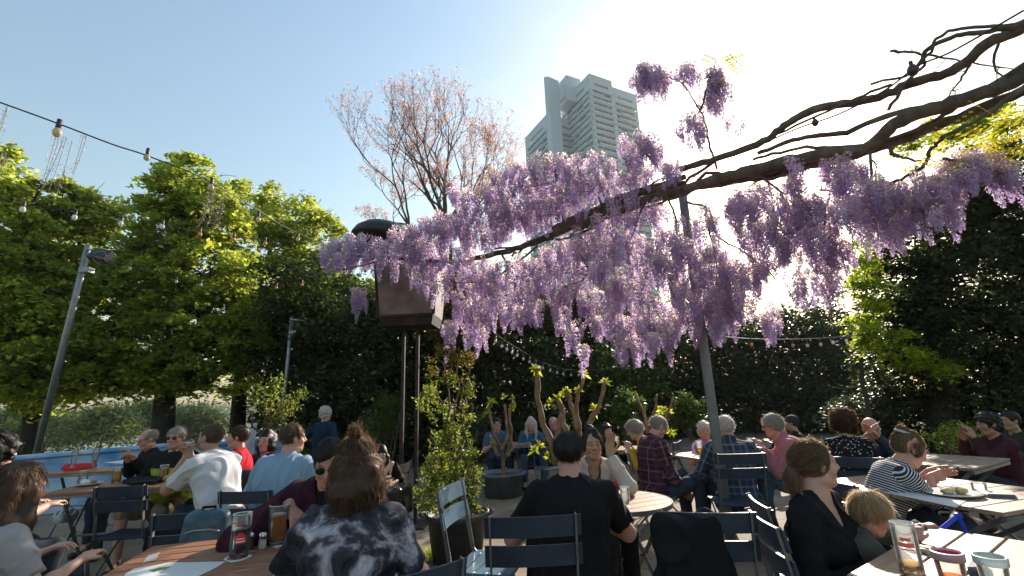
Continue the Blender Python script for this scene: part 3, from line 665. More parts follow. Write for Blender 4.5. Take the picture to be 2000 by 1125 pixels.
    # flower masses: (px, py, rx, ry, k, spread of k, number)
    masses = [(690, 495, 62, 26, 5.6, .35, 44), (790, 500, 60, 34, 5.5, .35, 36), (860, 470, 60, 46, 5.4, .4, 46), (700, 590, 14, 14, 5.5, .1, 6), (795, 468, 38, 18, 5.5, .2, 16), (940, 430, 60, 60, 5.3, .5, 60),
              (1010, 390, 60, 60, 5.2, .5, 56), (1070, 360, 60, 50, 5.2, .4, 44), (1150, 340, 50, 34, 5.1, .4, 26), (1250, 295, 40, 30, 5.0, .3, 26), (1240, 360, 45, 30, 5, .3, 14), (1160, 400, 70, 40, 5.1, .4, 34), (1250, 420, 50, 30, 5.0, .4, 20), (1060, 430, 60, 30, 5.3, .3, 24), (900, 380, 22, 18, 5.4, .2, 6),
              (900, 530, 60, 40, 5.3, .5, 34), (930, 600, 50, 36, 5.2, .4, 30), (905, 650, 45, 25, 5.2, .3, 16), (1010, 560, 60, 50, 5.1, .6, 44), (1020, 610, 40, 20, 5, .3, 12), (1100, 530, 60, 55, 5.1, .6, 46), (1130, 610, 50, 50, 5, .5, 34), (1200, 500, 60, 60, 5, .6, 46),
              (1215, 600, 45, 50, 4.9, .5, 34), (1230, 665, 42, 30, 4.9, .4, 26), (1290, 530, 45, 70, 4.8, .5, 40), (1290, 640, 40, 36, 4.8, .4, 26), (1340, 470, 30, 50, 4.8, .4, 16), (1400, 420, 40, 30, 4.7, .4, 12), (1400, 520, 36, 50, 4.7, .4, 26), (1410, 600, 34, 40, 4.7, .4, 30),
              (1380, 620, 50, 40, 4.8, .4, 20), (1470, 460, 40, 40, 4.6, .4, 20), (1490, 520, 40, 26, 4.6, .3, 14), (1505, 620, 15, 26, 4.6, .1, 10), (1440, 560, 44, 50, 4.7, .4, 26), (1540, 440, 44, 50, 4.4, .4, 26), (1460, 400, 50, 30, 4.6, .4, 14), (1590, 560, 44, 30, 4.3, .3, 14), (1350, 560, 40, 70, 4.8, .5, 34), (1170, 470, 60, 40, 5.1, .4, 24), (1550, 390, 34, 36, 4.4, .3, 16), (1550, 480, 30, 34, 4.4, .3, 12), (1600, 440, 36, 50, 4.3, .4, 26), (1620, 500, 40, 26, 4.3, .3, 18),
              (1640, 340, 46, 26, 4.2, .3, 24), (1680, 390, 56, 40, 4.1, .4, 44), (1760, 400, 50, 34, 4, .3, 36), (1720, 440, 50, 26, 4, .3, 20), (1830, 350, 46, 26, 3.8, .3, 26), (1905, 325, 44, 26, 3.7, .3, 32), (1960, 340, 22, 10, 3.6, .1, 8), (1840, 400, 20, 26, 3.7, .2, 8), (1480, 395, 50, 30, 4.5, .3, 12),
              (1268, 158, 32, 26, 4.7, .2, 26), (1400, 180, 20, 36, 4.6, .15, 12), (1340, 145, 26, 14, 4.6, .15, 6), (1395, 165, 15, 26, 4.6, .1, 8), (1350, 255, 24, 22, 4.6, .15, 10), (1375, 205, 30, 20, 4.6, .2, 4), (1310, 335, 16, 12, 4.7, .1, 6), (1430, 255, 30, 20, 4.6, .2, 3), (1140, 690, 8, 10, 4.9, .1, 3), (830, 555, 30, 14, 5.2, .2, 6), (1540, 335, 30, 20, 4.3, .2, 5)]
    spots = []
    GAPS = [(atk(705, 905, 1.96), .2), (atk(745, 1010, 1.96), .18), (atk(1150, 960, 2.7), .18), (atk(430, 900, 3.6), .2), (atk(575, 880, 3.75), .2), (atk(1600, 880, 2.45), .16), (atk(480, 1070, 2.2), .17), (atk(350, 1100, 2.2), .15), (atk(935, 1040, 3.3), .18), (atk(890, 900, 4.6), .2)]
    for (px, py, rx, ry, k, dk, n) in masses:
        for _ in range(int(n * 1.55)):
            while True:
                a, b = rr.uniform(-1, 1), rr.uniform(-1, 1)
                if a * a + b * b <= 1: break
            for tries in range(7):
                kk = k + rr.uniform(-dk, dk) * (1 + .45 * tries) + (.12 * tries); p = atk(px + a * rx, py + b * ry - 16, kk)
                if not any(((p - Vector((0, 0, .12)) - g) - SUN * (p - Vector((0, 0, .12)) - g).dot(SUN)).length < rg for g, rg in GAPS): break
            if tries == 6 and rr.random() < .6: continue
            p = p - B
            spots.append((p, rr.uniform(.72, 1.12), rr.uniform(0, 6.28), rr.randrange(9), kk))
    var = []
    for i in range(9):
        L_ = (.20, .24, .28, .22, .26, .30, .18, .25, .21)[i]
        var.append(raceme(rs, L_, (.055, .05, .058, .062, .05, .055, .06, .048, .056)[i], 170))
    order = sorted(range(len(spots)), key=lambda i: spots[i][4])
    first = set(order[::max(1, len(order) // 90)][:90]); meshes = {}
    VV = []; CC = []
    for i, (p, s_, a, v, kk) in enumerate(spots):
        V, Q, C = var[v]
        if i in first:
            if v not in meshes:
                o = npmesh('flower_cluster', V, Q, FLW, t, col=C); meshes[v] = o
            else: o = meshes[v].copy(); COL.objects.link(o)
            o.parent = t; o.location = p; o.rotation_euler = (rr.gauss(0, .1), rr.gauss(0, .1), a); o.scale = (s_, s_, s_ * rr.uniform(.85, 1.2))
        else:
            ca, sa = math.cos(a) * s_, math.sin(a) * s_; W = V.copy(); tx, ty = rr.gauss(0, .1), rr.gauss(0, .1)
            W[:, 0] = V[:, 0] * ca - V[:, 1] * sa + V[:, 2] * tx; W[:, 1] = V[:, 0] * sa + V[:, 1] * ca + V[:, 2] * ty; W[:, 2] = V[:, 2] * s_ * rr.uniform(.85, 1.2)
            VV.append(W + np.array(p)); tn = rr.uniform(.8, 1.15); CC.append(C * np.array([tn, tn * rr.uniform(.95, 1.05), tn]))
    V = np.concatenate(VV); o = npmesh('flower_mass', V, np.arange(len(V)).reshape(-1, 4), FLW, t, col=np.concatenate(CC)); o['kind'] = 'stuff'
    print('racemes', len(spots))
    # young leaves, compound, here and there
    def leaflets(px, py, k, n, s, m, name='young_leaves'):
        P = []; Vs = []
        c0 = atk(px, py, k) - B
        for _ in range(n):
            c = np.array(c0) + rs.randn(3) * s * k / F; d = unit(rs.randn(1, 3) * np.array([[1, 1, .4]]))[0]; L_ = .16 + .10 * rs.rand()
            for j in range(11):
                u = (j // 2 + 1) / 6; sg = 1 if j % 2 else -1; sd = np.cross(d, [0, 0, 1]); pt = c + d * L_ * u
                tip = pt + (sd * sg * .8 + d * .5) * .062 + np.array([0, 0, -.016]); e = d * .014
                Vs += [pt, (pt + tip) / 2 + e, tip, (pt + tip) / 2 - e]
        V = np.array(Vs); return V
    VL = [leaflets(*a) for a in ((1880, 300, 3.7, 22, 26, None), (1945, 275, 3.6, 22, 24, None), (1820, 300, 3.8, 6, 16, None), (1980, 290, 3.5, 10, 12, None), (1410, 112, 4.6, 4, 10, None), (1440, 150, 4.6, 2, 8, None), (1060, 320, 5.1, 3, 10, None), (40, 220, 3.2, 0, 1, None)) if a[3] > 0]
    V = np.concatenate(VL); npmesh('young_leaves', V, np.arange(len(V)).reshape(-1, 4), L_YELLOW, t, col=tone_cols(.8 + .4 * rs.rand(len(V) // 4), rs))['kind'] = 'stuff'
wisteria()
# ------------------------------------------------------------------ strings of lamps, steel pole, lamp posts, planter
def cable(pts, n=10):
    P = [atk(*p) for p in pts]; out = []
    for i in range(len(P) - 1):
        p0 = P[max(i - 1, 0)]; p1 = P[i]; p2 = P[i + 1]; p3 = P[min(i + 2, len(P) - 1)]
        for j in range(n):
            u = j / n; out.append(.5 * ((2 * p1) + (p2 - p0) * u + (2 * p0 - 5 * p1 + 4 * p2 - p3) * u * u + (3 * p1 - p0 - 3 * p2 + p3) * u ** 3))
    return out + [P[-1]]
BLK = mat('black rubber cable', (.02, .02, .02), .6)
SOCK = mat('dark lamp socket', (.05, .03, .025), .5)
BULBS = [mat('cream lamp glass', (.62, .55, .38), .25, transl=.4), mat('white lamp glass', (.7, .7, .66), .25, transl=.4), mat('amber lamp glass', (.65, .35, .08), .25, transl=.4)]
def string_lights(label, pts, bulbs, r=.006, s=1.0, extra=None):
    P = cable(pts); t = thing('string_lights', label, 'string lights', tuple(P[0]), 0, 'strings of lamps across the garden'); O = P[0]
    mb = MB(); mb.tube([p - O for p in P], r, 5); mb.build('cable', BLK, t)
    for (px, py, k, c, b) in bulbs:
        q = atk(px, py, k) - O; sc = s * b
        mb = MB(); mb.lathe([(.004, .06), (.014, .055), (.016, 0), (.014, -.012), (.004, -.014)], q, 10, Matrix.Scale(sc, 3)); so = mb.build('socket', SOCK, t)
        mb = MB(); mb.lathe([(.010, -.006), (.021, -.022), (.0265, -.042), (.022, -.062), (.010, -.073), (.001, -.075)], q, 12, Matrix.Scale(sc, 3)); mb.build('bulb', BULBS[c], t)
    return t
t = string_lights('thick overgrown cable of lamps crossing the open sky at upper left', [(-60, 180, 3.3), (0, 200, 3.4), (110, 240, 3.5), (220, 282, 3.7), (290, 305, 3.9), (400, 350, 4.3), (500, 408, 5.2), (560, 445, 5.8), (640, 480, 6.6)],
                  [(114, 248, 3.5, 0, 1.15), (288, 300, 3.9, 0, .9), (413, 358, 4.35, 0, 1.0), (505, 422, 5.2, 0, 1), (582, 462, 6, 0, .9)], .006)
string_lights('cable with pale round lamps in front of the left trees, the lower of two', [(-40, 385, 4.6), (20, 396, 4.8), (150, 412, 5.2), (240, 424, 5.5), (340, 445, 5.9), (440, 460, 6.4), (560, 472, 7), (640, 480, 7.4)],
              [(46, 402, 4.8, 1, 1), (147, 418, 5.2, 1, 1), (237, 430, 5.5, 1, 1), (318, 437, 5.8, 1, .95), (391, 452, 6.1, 2, 1), (457, 462, 6.5, 2, 1), (518, 470, 6.8, 2, 1), (640, 490, 7.4, 2, 1)], .005)
string_lights('faint cable of small lamps deep in the left trees', [(180, 500, 7.5), (250, 518, 8), (330, 540, 8.4), (420, 552, 8.8), (520, 554, 9.2), (625, 540, 9.6)],
              [(254, 520, 8, 0, 1), (345, 546, 8.4, 0, 1), (393, 552, 8.8, 0, 1), (492, 558, 9.2, 2, 1), (540, 558, 9.3, 2, 1), (590, 552, 9.5, 2, 1.1)], .008)
string_lights('sagging cable of tiny white lamps below the blossom, left of the pollarded trunks', [(890, 580, 7), (930, 615, 7.4), (965, 650, 8), (1010, 680, 8.6), (1060, 708, 9.2), (1110, 722, 9.8), (1160, 722, 10.4), (1230, 715, 11)],
              [(968, 662, 8, 1, 1), (980, 672, 8.2, 1, 1), (990, 678, 8.3, 1, 1), (1000, 684, 8.5, 1, 1), (1010, 690, 8.6, 1, 1), (1022, 697, 8.8, 1, 1), (1034, 703, 9, 1, 1), (1046, 709, 9.1, 1, 1), (1060, 715, 9.2, 1, 1), (1074, 720, 9.4, 1, 1), (1088, 724, 9.6, 1, 1), (1100, 727, 9.8, 1, 1), (1115, 729, 9.9, 1, 1), (1130, 729, 10, 1, 1)], .006, .95)
string_lights('cable of six warm lamps in front of the hedge, right of the pole', [(1395, 655, 7.2), (1450, 661, 7.3), (1530, 663, 7.4), (1620, 660, 7.5), (1700, 652, 7.8), (1760, 640, 8)],
              [(1467, 668, 7.3, 2, 1), (1548, 670, 7.4, 2, .9), (1576, 670, 7.4, 0, .95), (1602, 668, 7.5, 0, .95), (1626, 664, 7.5, 1, .95), (1652, 661, 7.6, 1, .95)], .007)
string_lights('cable with two dark round lamps among the bare wisteria stems, upper right', [(1480, 285, 4.2), (1560, 250, 4.1), (1640, 222, 4), (1730, 175, 3.7), (1790, 130, 3.5), (1860, 100, 3.3), (2000, 20, 3.0)],
              [], .007)
for (px, py, k, s_, lb) in ((1592, 240, 4.05, .8, 'smaller dark round lamp hanging on the bare stems, nearer the sun'), (1783, 138, 3.5, 1.1, 'larger dark round lamp hanging on the bare stems, near the top right')):
    q = atk(px, py, k); t = thing('hanging_lamp', lb, 'lamp', tuple(q))
    mb = MB(); mb.lathe([(.003, .045), (.02, .04), (.03, .02), (.036, 0), (.031, -.02), (.016, -.036), (.002, -.04)], (0, 0, 0), 14, Matrix.Scale(s_, 3)); mb.build('lamp_shade', mat('dark brown lamp glass', (.06, .03, .03), .3), t)
    mb = MB(); mb.tube([(0, 0, .04 * s_), (0, 0, .075 * s_)], .012 * s_, 8); mb.build('socket', SOCK, t)
# wilted racemes hanging off the upper left cable
def wilted():
    rs = np.random.RandomState(4)
    for (px, py, k, L_, n, lb) in ((290, 0, 0, 0, 0, ''), (105, 265, 3.5, .40, 2, 'thin wilted flower strand left of the upper left lamp'), (132, 270, 3.5, .46, 3, 'wilted flower strands hanging below the upper left lamp'), (170, 265, 3.6, .34, 2, 'wilted flower strand right of the upper left lamp'), (28, 215, 3.4, .52, 2, 'wilted flower strand near the left edge'),
                                   (12, 300, 3.4, .30, 2, 'dense wilted strand at the very left edge'), (418, 365, 4.4, .40, 3, 'pink wilted strands in front of the tallest tree'), (436, 372, 4.5, .42, 2, 'wilted strand right of the pink one')):
        if not n: continue
        q = atk(px, py, k); t = thing('wisteria_strand', lb, 'flower strand', tuple(q)); mb = MB(); P = []
        for j in range(n):
            x = rs.randn() * .025; y = rs.randn() * .03; sw = rs.uniform(-.10, -.02); pts = [Vector((x * .2 + sw * (u ** 1.5), y, -L_ * u)) for u in [i / 8 for i in range(9)]]
            mb.tube(pts, .0022, 4, False)
            for i in range(int(L_ * 130)):
                u = rs.rand(); a = rs.rand() * 6.28; P.append([x * .2 + sw * u ** 1.5 + math.cos(a) * .016, y + math.sin(a) * .016, -L_ * u])
        mb.build('stem', STEM, t); P = np.array(P); V, Q = leaf_cards(P, .006, .5, 0, rs=rs, droop=1); npmesh('florets', V, Q, FLW2, t, col=tone_cols(.8 + .5 * rs.rand(len(P)), rs, hue=.3))
wilted()
GALV = mat('galvanised grey steel', (.25, .26, .27), .45, .6, noise=.2, nscale=6)
RUST = mat('rust brown steel', (.035, .022, .018), .75, .2, noise=.5, nscale=5, bump=.2, bscale=30)
def pole():
    b = atz(1430, 1076, 0); t = thing('steel_pole', 'grey round steel pole holding up the wisteria', 'pole', (b.x, b.y, 0))
    m = mat('grey painted pole', (.19, .20, .205), .5, .1, noise=.18, nscale=5, bump=.1)
    mb = MB(); mb.tube([(0, 0, 0), (0, 0, 1.9), (0, 0, 3.72)], .048, 24); mb.build('post', m, t)
    mb = MB(); mb.lathe([(.001, .012), (.11, .012), (.11, 0)], (0, 0, 0), 20); mb.lathe([(.062, .09), (.062, .013)], (0, 0, 0), 20); mb.build('base_plate', m, t)
    mb = MB(); mb.bar((-.35, 0, 3.7), (.35, 0, 3.78), .05, .05); mb.build('top_arm', m, t)
pole()
def lamp_post(name, label, p0, p1, r, k0, k1, head=1.0, flip=1):
    a = atk(*p0, k0); a.z = max(a.z, 0) * 0 - .1; c = atk(*p1, k1); t = thing(name, label, 'lamp post', tuple(a), 0, 'flood light posts')
    d = c - a; mb = MB(); mb.tube([Vector((0, 0, 0)), d * .5, d], [r, r, r * .85], 14); mb.build('post', GALV, t)
    e = d + Vector((0, 0, -.12 * head)); x = Vector((1, -.2, -.18)).normalized()
    mb = MB(); mb.bar(e + Vector((0, 0, .06)), e + Vector((0, 0, .06)) + x * .42 * head, .05, .03); mb.build('bracket', GALV, t)
    mb = MB(); M = Matrix.Rotation(-.5, 3, 'X') @ Matrix.Rotation(.25, 3, 'Y'); mb.box(e + x * .30 * head + Vector((0, 0, -.06)), (.30 * head, .14 * head, .2 * head), M, .02); mb.build('flood_light', mat('black flood light', (.02, .02, .022), .4), t)
    mb = MB(); cc = e + x * .36 * head + Vector((0, -.1, -.1)); mb.tube([cc + Vector((math.cos(i / 12 * 5) * .1, 0, math.sin(i / 12 * 5) * .09)) * head for i in range(13)], .007, 5); mb.build('cable_loop', GALV, t)
    mb = MB(); mb.box(e + Vector((.05, 0, -.30)) * head, (.16 * head, .12 * head, .09 * head), None, .01); mb.build('junction_box', GALV, t)
lamp_post('lamp_post', 'tall grey lamp post with a flood light, beside the left tree trunk', (54, 955), (173, 478), .066, 9.9, 9.6, 1.35)
lamp_post('lamp_post', 'thin distant lamp post in front of the dark wood, flood light on top', (548, 850), (570, 620), .05, 11.5, 11.3, .9)
def planter():
    """tall tapered steel box on two posts with a dark round hood above"""
    k = 6.3; b = atk(803, 640, k); t = thing('steel_box_lantern', 'tapered brown steel box on two tall posts under a black round hood', 'outdoor lantern', (b.x, b.y, 0))
    ox = Vector((b.x, b.y, 0)); s = k / F
    yaw = R(-4); cz, sz = math.cos(yaw), math.sin(yaw)
    def W(x, y, z): return Vector((x * cz - y * sz, x * sz + y * cz, z))
    zb = b.z; zt = atk(803, 508, k).z; w0 = .375; w1 = .435; d0 = .26; d1 = .30; zc = atk(803, 622, k).z
    def frust(z0, z1, a0, b0, a1, b1, mb):
        vs = [W(sx * (a0 if i == 0 else a1), sy * (b0 if i == 0 else b1), z0 if i == 0 else z1) for i in (0, 1) for sx, sy in ((-1, -1), (1, -1), (1, 1), (-1, 1))]
        mb.add(vs, [(3, 2, 1, 0), (4, 5, 6, 7)] + [(i, (i + 1) % 4, 4 + (i + 1) % 4, 4 + i) for i in range(4)])
    panel = mat('weathered brown panel', (.12, .085, .07), .6, noise=.35, nscale=4, col2=(.24, .185, .155), bump=.3, bscale=12)
    mb = MB(); frust(zc, zt, w0, d0, w1, d1, mb); mb.build('box', panel, t)
    mb = MB(); frust(zb, zc - .003, w0 - .03, d0 - .03, w0 - .004, d0 - .004, mb); mb.build('base_box', RUST, t)
    mb = MB()
    for sx in (-1, 1): mb.bar(W(sx * w0, -d0, zc), W(sx * w1, -d1, zt), .03, .03)
    mb.bar(W(-w0, -d0, zc), W(w0, -d0, zc), .035, .035); mb.bar(W(-w1, -d1, zt), W(w1, -d1, zt), .035, .035); mb.build('edge_frame', RUST, t)
    for x in (-.1, .095):
        mb = MB(); mb.box(W(x, 0, zb / 2 - .002), (.042, .042, zb), Matrix.Rotation(yaw, 3, 'Z')); mb.build('post', RUST, t)
    mb = MB(); mb.box(W(0, 0, .012), (.5, .5, .02)); mb.build('base_plate', RUST, t)
    hc = atk(752, 460, k) - ox; mb = MB()
    mb.lathe([(.001, .17), (.15, .165), (.30, .12), (.40, .04), (.44, -.04), (.44, -.07), (.36, -.10), (.001, -.11)], hc, 32, Matrix.Rotation(R(8), 3, 'Y')); mb.build('hood', mat('black enamel hood', (.018, .016, .016), .5), t)
    mb = MB(); mb.tube([W(0, 0, zt), Vector((hc.x, hc.y, hc.z))], .03, 8); mb.build('hood_stem', RUST, t)
planter()
# ------------------------------------------------------------------ people: smooth distance-field figures
def nv(v): v = np.asarray(v, float); return v / max(np.linalg.norm(v), 1e-9)
def ell(c, r, M=None, k=.03): return ('e', np.array(c, float), np.array(r, float), None if M is None else np.array(M, float), k)
def cap(a, b, ra, rb=None, k=.02, cut=0): return ('c', np.array(a, float), np.array(b, float), ra, ra if rb is None else rb, k, cut)
def pdist(p, X):
    if p[0] in 'eE':
        q = X - p[1]
        if p[3] is not None: q = q @ p[3]            # columns of M are the ellipsoid's axes
        a = np.linalg.norm(q / p[2], axis=-1); b = np.linalg.norm(q / p[2] ** 2, axis=-1)
        return a * (a - 1) / np.maximum(b, 1e-6)
    ba = p[2] - p[1]; q = X - p[1]; L2 = max(ba @ ba, 1e-9); h0 = (q @ ba) / L2; h = np.clip(h0, 0, 1)
    d = np.linalg.norm(q - h[..., None] * ba, axis=-1) - (p[3] + (p[4] - p[3]) * h)
    if p[6] & 1: d = np.maximum(d, (h0 - 1) * math.sqrt(L2))
    if p[6] & 2: d = np.maximum(d, -h0 * math.sqrt(L2))
    return d
def pbox(p):
    if p[0] in 'eE': r = max(p[2]); return p[1] - r, p[1] + r
    r = max(p[3], p[4]); return np.minimum(p[1], p[2]) - r, np.maximum(p[1], p[2]) + r
def sdf_mesh(prims, h, subs=(), disp=None, keep=None, zcut=None):
    """smooth union of prims minus subs, polygonised with surface nets"""
    lo = np.min([pbox(p)[0] for p in prims], 0) - 4 * h - .01; hi = np.max([pbox(p)[1] for p in prims], 0) + 4 * h + .01
    n = np.ceil((hi - lo) / h).astype(int) + 1
    Fd = np.full(tuple(n), .12, np.float32); ax = [lo[i] + h * np.arange(n[i]) for i in range(3)]
    def block(p, mg):
        a, b = pbox(p); i0 = np.clip(((a - mg - lo) / h).astype(int), 0, n - 1); i1 = np.clip(((b + mg - lo) / h).astype(int) + 2, 1, n)
        X = np.stack(np.meshgrid(*[ax[i][i0[i]:i1[i]] for i in range(3)], indexing='ij'), -1)
        return tuple(slice(i0[i], i1[i]) for i in range(3)), X
    for p in prims:
        k = p[4] if p[0] == 'e' else p[5]
        sl, X = block(p, k + 3 * h + .012); d = pdist(p, X).astype(np.float32); f = Fd[sl]
        hh = np.clip(k - np.abs(f - d), 0, None) / k
        Fd[sl] = np.minimum(f, d) - hh * hh * k * .25
    for p in subs:
        k = p[4] if p[0] == 'e' else p[5]
        sl, X = block(p, k + 2 * h); d = -pdist(p, X).astype(np.float32); f = Fd[sl]
        hh = np.clip(k - np.abs(f - d), 0, None) / k
        Fd[sl] = np.maximum(f, d) + hh * hh * k * .25
    if zcut is not None: Fd = np.maximum(Fd, (zcut - ax[2])[None, None, :].astype(np.float32))
    if keep is not None or disp is not None:
        X = np.stack(np.meshgrid(*ax, indexing='ij'), -1)
        if disp is not None:
            m = np.abs(Fd) < .03; Fd[m] += disp(X[m]).astype(np.float32)
    S = Fd < 0
    c = np.zeros(tuple(n - 1), np.uint8)
    for dx in (0, 1):
        for dy in (0, 1):
            for dz in (0, 1): c += S[dx:n[0] - 1 + dx, dy:n[1] - 1 + dy, dz:n[2] - 1 + dz]
    act = np.argwhere((c > 0) & (c < 8)); idx = np.full(tuple(n - 1), -1, np.int32); idx[tuple(act.T)] = np.arange(len(act))
    off = np.array([(i >> 2 & 1, i >> 1 & 1, i & 1) for i in range(8)]); vals = np.stack([Fd[tuple((act + o).T)] for o in off], 1)
    acc = np.zeros((len(act), 3)); cnt = np.zeros(len(act))
    for i in range(8):
        for b in (1, 2, 4):
            if not i & b:
                j = i | b; m = (vals[:, i] < 0) != (vals[:, j] < 0); t = vals[m, i] / (vals[m, i] - vals[m, j])
                acc[m] += off[i] + (off[j] - off[i]) * t[:, None]; cnt[m] += 1
    V = lo + (act + acc / cnt[:, None]) * h
    Q = []
    for a in range(3):
        b, c_ = (a + 1) % 3, (a + 2) % 3
        s0 = [slice(None)] * 3; s1 = [slice(None)] * 3; s0[a] = slice(0, -1); s1[a] = slice(1, None)
        A, B_ = S[tuple(s0)], S[tuple(s1)]; e = np.argwhere(A != B_); e = e[(e[:, b] > 0) & (e[:, c_] > 0) & (e[:, b] < n[b] - 1) & (e[:, c_] < n[c_] - 1)]
        ub = np.zeros(3, int); uc = np.zeros(3, int); ub[b] = 1; uc[c_] = 1
        q = np.stack([idx[tuple((e - ub - uc).T)], idx[tuple((e - uc).T)], idx[tuple(e.T)], idx[tuple((e - ub).T)]], 1)
        fl = ~A[tuple(e.T)]; q[fl] = q[fl][:, ::-1]; Q.append(q)
    return V, np.concatenate(Q)
def folds(seed, amp=.005, f=22.):
    r = np.random.RandomState(seed); W = r.randn(7, 3) * f; W[:, 2] *= .6; ph = r.rand(7) * 6.28
    def g(X):
        w = .03 * np.sin(X @ (r_W.T) + .7); s = 0
        for i in range(7): s = s + np.sin(X @ W[i] + ph[i] + 2.2 * np.sin(X @ W[(i + 3) % 7] * .35)) / (1 + .25 * i)
        return np.minimum(amp * (np.abs(s) * .9 - 1.0), amp * .25)
    r_W = r.randn(3, 3) * 9
    return g
def rotm(yaw, pitch, roll=0):
    """columns: right, forward, up of a head turned by yaw (left positive), nodding down by pitch, tilting by roll"""
    return np.array(Matrix.Rotation(yaw, 3, 'Z') @ Matrix.Rotation(-pitch, 3, 'X') @ Matrix.Rotation(roll, 3, 'Y'))
def ik(a, t, l1, l2, pole):
    a = np.array(a, float); t = np.array(t, float); d = t - a; L_ = np.linalg.norm(d); mx = (l1 + l2) * .995
    if L_ > mx: t = a + d / L_ * mx; d = t - a; L_ = mx
    u = d / L_; x = (l1 * l1 - l2 * l2 + L_ * L_) / (2 * L_); y = math.sqrt(max(l1 * l1 - x * x, 0)); p = np.array(pole, float); p = p - u * (p @ u)
    return a + u * x + nv(p) * y, t
def skin(name, col): return mat(name, col, .5, attr=True, transl=.06, noise=.06, nscale=12, spec=.4)
SKIN = {'fair': skin('fair skin', (.52, .31, .23)), 'pink': skin('ruddy skin', (.55, .28, .21)), 'tan': skin('tanned skin', (.40, .23, .15))}
def hairmat(name, col, t=.35): return leaf_mat(name, col, tuple(min(1, c * 2.4) for c in col), t, .5, .35)
HAIR = {'brown': hairmat('brown hair', (.10, .058, .034), .42), 'dark': hairmat('dark hair', (.018, .013, .012), .2), 'grey': hairmat('grey hair', (.30, .28, .25)), 'white': hairmat('white hair', (.55, .52, .47)),
        'blond': hairmat('dark blond hair', (.17, .115, .065), .45), 'lblond': hairmat('light blond hair', (.34, .265, .17), .45), 'auburn': hairmat('auburn hair', (.08, .04, .022), .4)}
def cloth(name, col, rough=.85, **kw): return mat(name, col, rough, bump=.25, bscale=180, spec=.2, transl=kw.pop('transl', .08), **kw)
def pattern(name, kind, c1, c2, p=(90, .5), c3=None):
    """woven or printed cloth patterns that follow the garment (attribute cl = along, around, 0)"""
    if name in MATS: return MATS[name]
    m = bpy.data.materials.new(name); nt, N, L = nodes(m); b = N['Principled BSDF']; b.inputs['Roughness'].default_value = .85; b.inputs['Specular IOR Level'].default_value = .2
    at = N.new('ShaderNodeAttribute'); at.attribute_name = 'cl'; tc = N.new('ShaderNodeTexCoord'); sp = N.new('ShaderNodeSeparateXYZ'); L.new(at.outputs['Vector'], sp.inputs[0])
    def mth(op, a, b_=None):
        x = N.new('ShaderNodeMath'); x.operation = op
        for i, q in enumerate((a, b_)):
            if q is None: continue
            if isinstance(q, (int, float)): x.inputs[i].default_value = q
            else: L.new(q, x.inputs[i])
        return x.outputs[0]
    def mix(f, a, b_):
        x = N.new('ShaderNodeMix'); x.data_type = 'RGBA'; L.new(f, x.inputs[0])
        for i, q in ((6, a), (7, b_)):
            if isinstance(q, tuple): x.inputs[i].default_value = (*q, 1)
            else: L.new(q, x.inputs[i])
        return x.outputs[2]
    if kind == 'stripe': o = mix(mth('LESS_THAN', mth('FRACT', mth('MULTIPLY', sp.outputs[0], p[0])), p[1]), c1, c2)
    elif kind == 'plaid':
        a = mth('LESS_THAN', mth('FRACT', mth('MULTIPLY', sp.outputs[0], p[0])), .30); c = mth('LESS_THAN', mth('FRACT', mth('MULTIPLY', sp.outputs[1], p[0])), .30)
        d = mth('LESS_THAN', mth('FRACT', mth('MULTIPLY', sp.outputs[1], p[0] * .5)), .06); e = mth('LESS_THAN', mth('FRACT', mth('MULTIPLY', sp.outputs[0], p[0] * .5)), .06)
        o = mix(mth('MULTIPLY', mth('ADD', a, c), .5), c1, c2); o = mix(mth('MULTIPLY', mth('MAXIMUM', d, e), .55), o, c3 or c2)
    elif kind == 'dots':
        v = N.new('ShaderNodeTexVoronoi'); v.inputs['Scale'].default_value = p[0]; L.new(tc.outputs['Object'], v.inputs[0]); o = mix(mth('LESS_THAN', v.outputs[0], p[1]), c1, c2)
    elif kind == 'dye':
        n1 = N.new('ShaderNodeTexNoise'); n1.inputs['Scale'].default_value = p[0]; n1.inputs['Detail'].default_value = 6; n1.inputs['Distortion'].default_value = .5; n1.inputs['Roughness'].default_value = .62; L.new(tc.outputs['Object'], n1.inputs[0])
        r = N.new('ShaderNodeValToRGB'); e = r.color_ramp.elements; e[0].position = .43; e[0].color = (*c1, 1); e[1].position = .66; e[1].color = (*c2, 1); q = e.new(.53); q.color = (*(c3 or c1), 1); L.new(n1.outputs[0], r.inputs[0]); o = r.outputs[0]
    elif kind == 'panel':
        o = mix(mth('MAXIMUM', mth('GREATER_THAN', sp.outputs[0], p[0]), mth('GREATER_THAN', sp.outputs[2], .5)), c1, c2)
    L.new(o, b.inputs['Base Color']); t = N.new('ShaderNodeBsdfTranslucent'); L.new(o, t.inputs[0]); ms = N.new('ShaderNodeMixShader'); ms.inputs[0].default_value = .1
    L.new(b.outputs[0], ms.inputs[1]); L.new(t.outputs[0], ms.inputs[2]); L.new(ms.outputs[0], N['Material Output'].inputs[0]); MATS[name] = m; return m
EYE_W = mat('eye white', (.34, .30, .28), .35); EYE_D = mat('dark iris', (.02, .015, .01), .15)
FRAME = mat('dark spectacle frame', (.015, .015, .017), .3); LENS = mat('dark lens', (.012, .012, .015), .08)
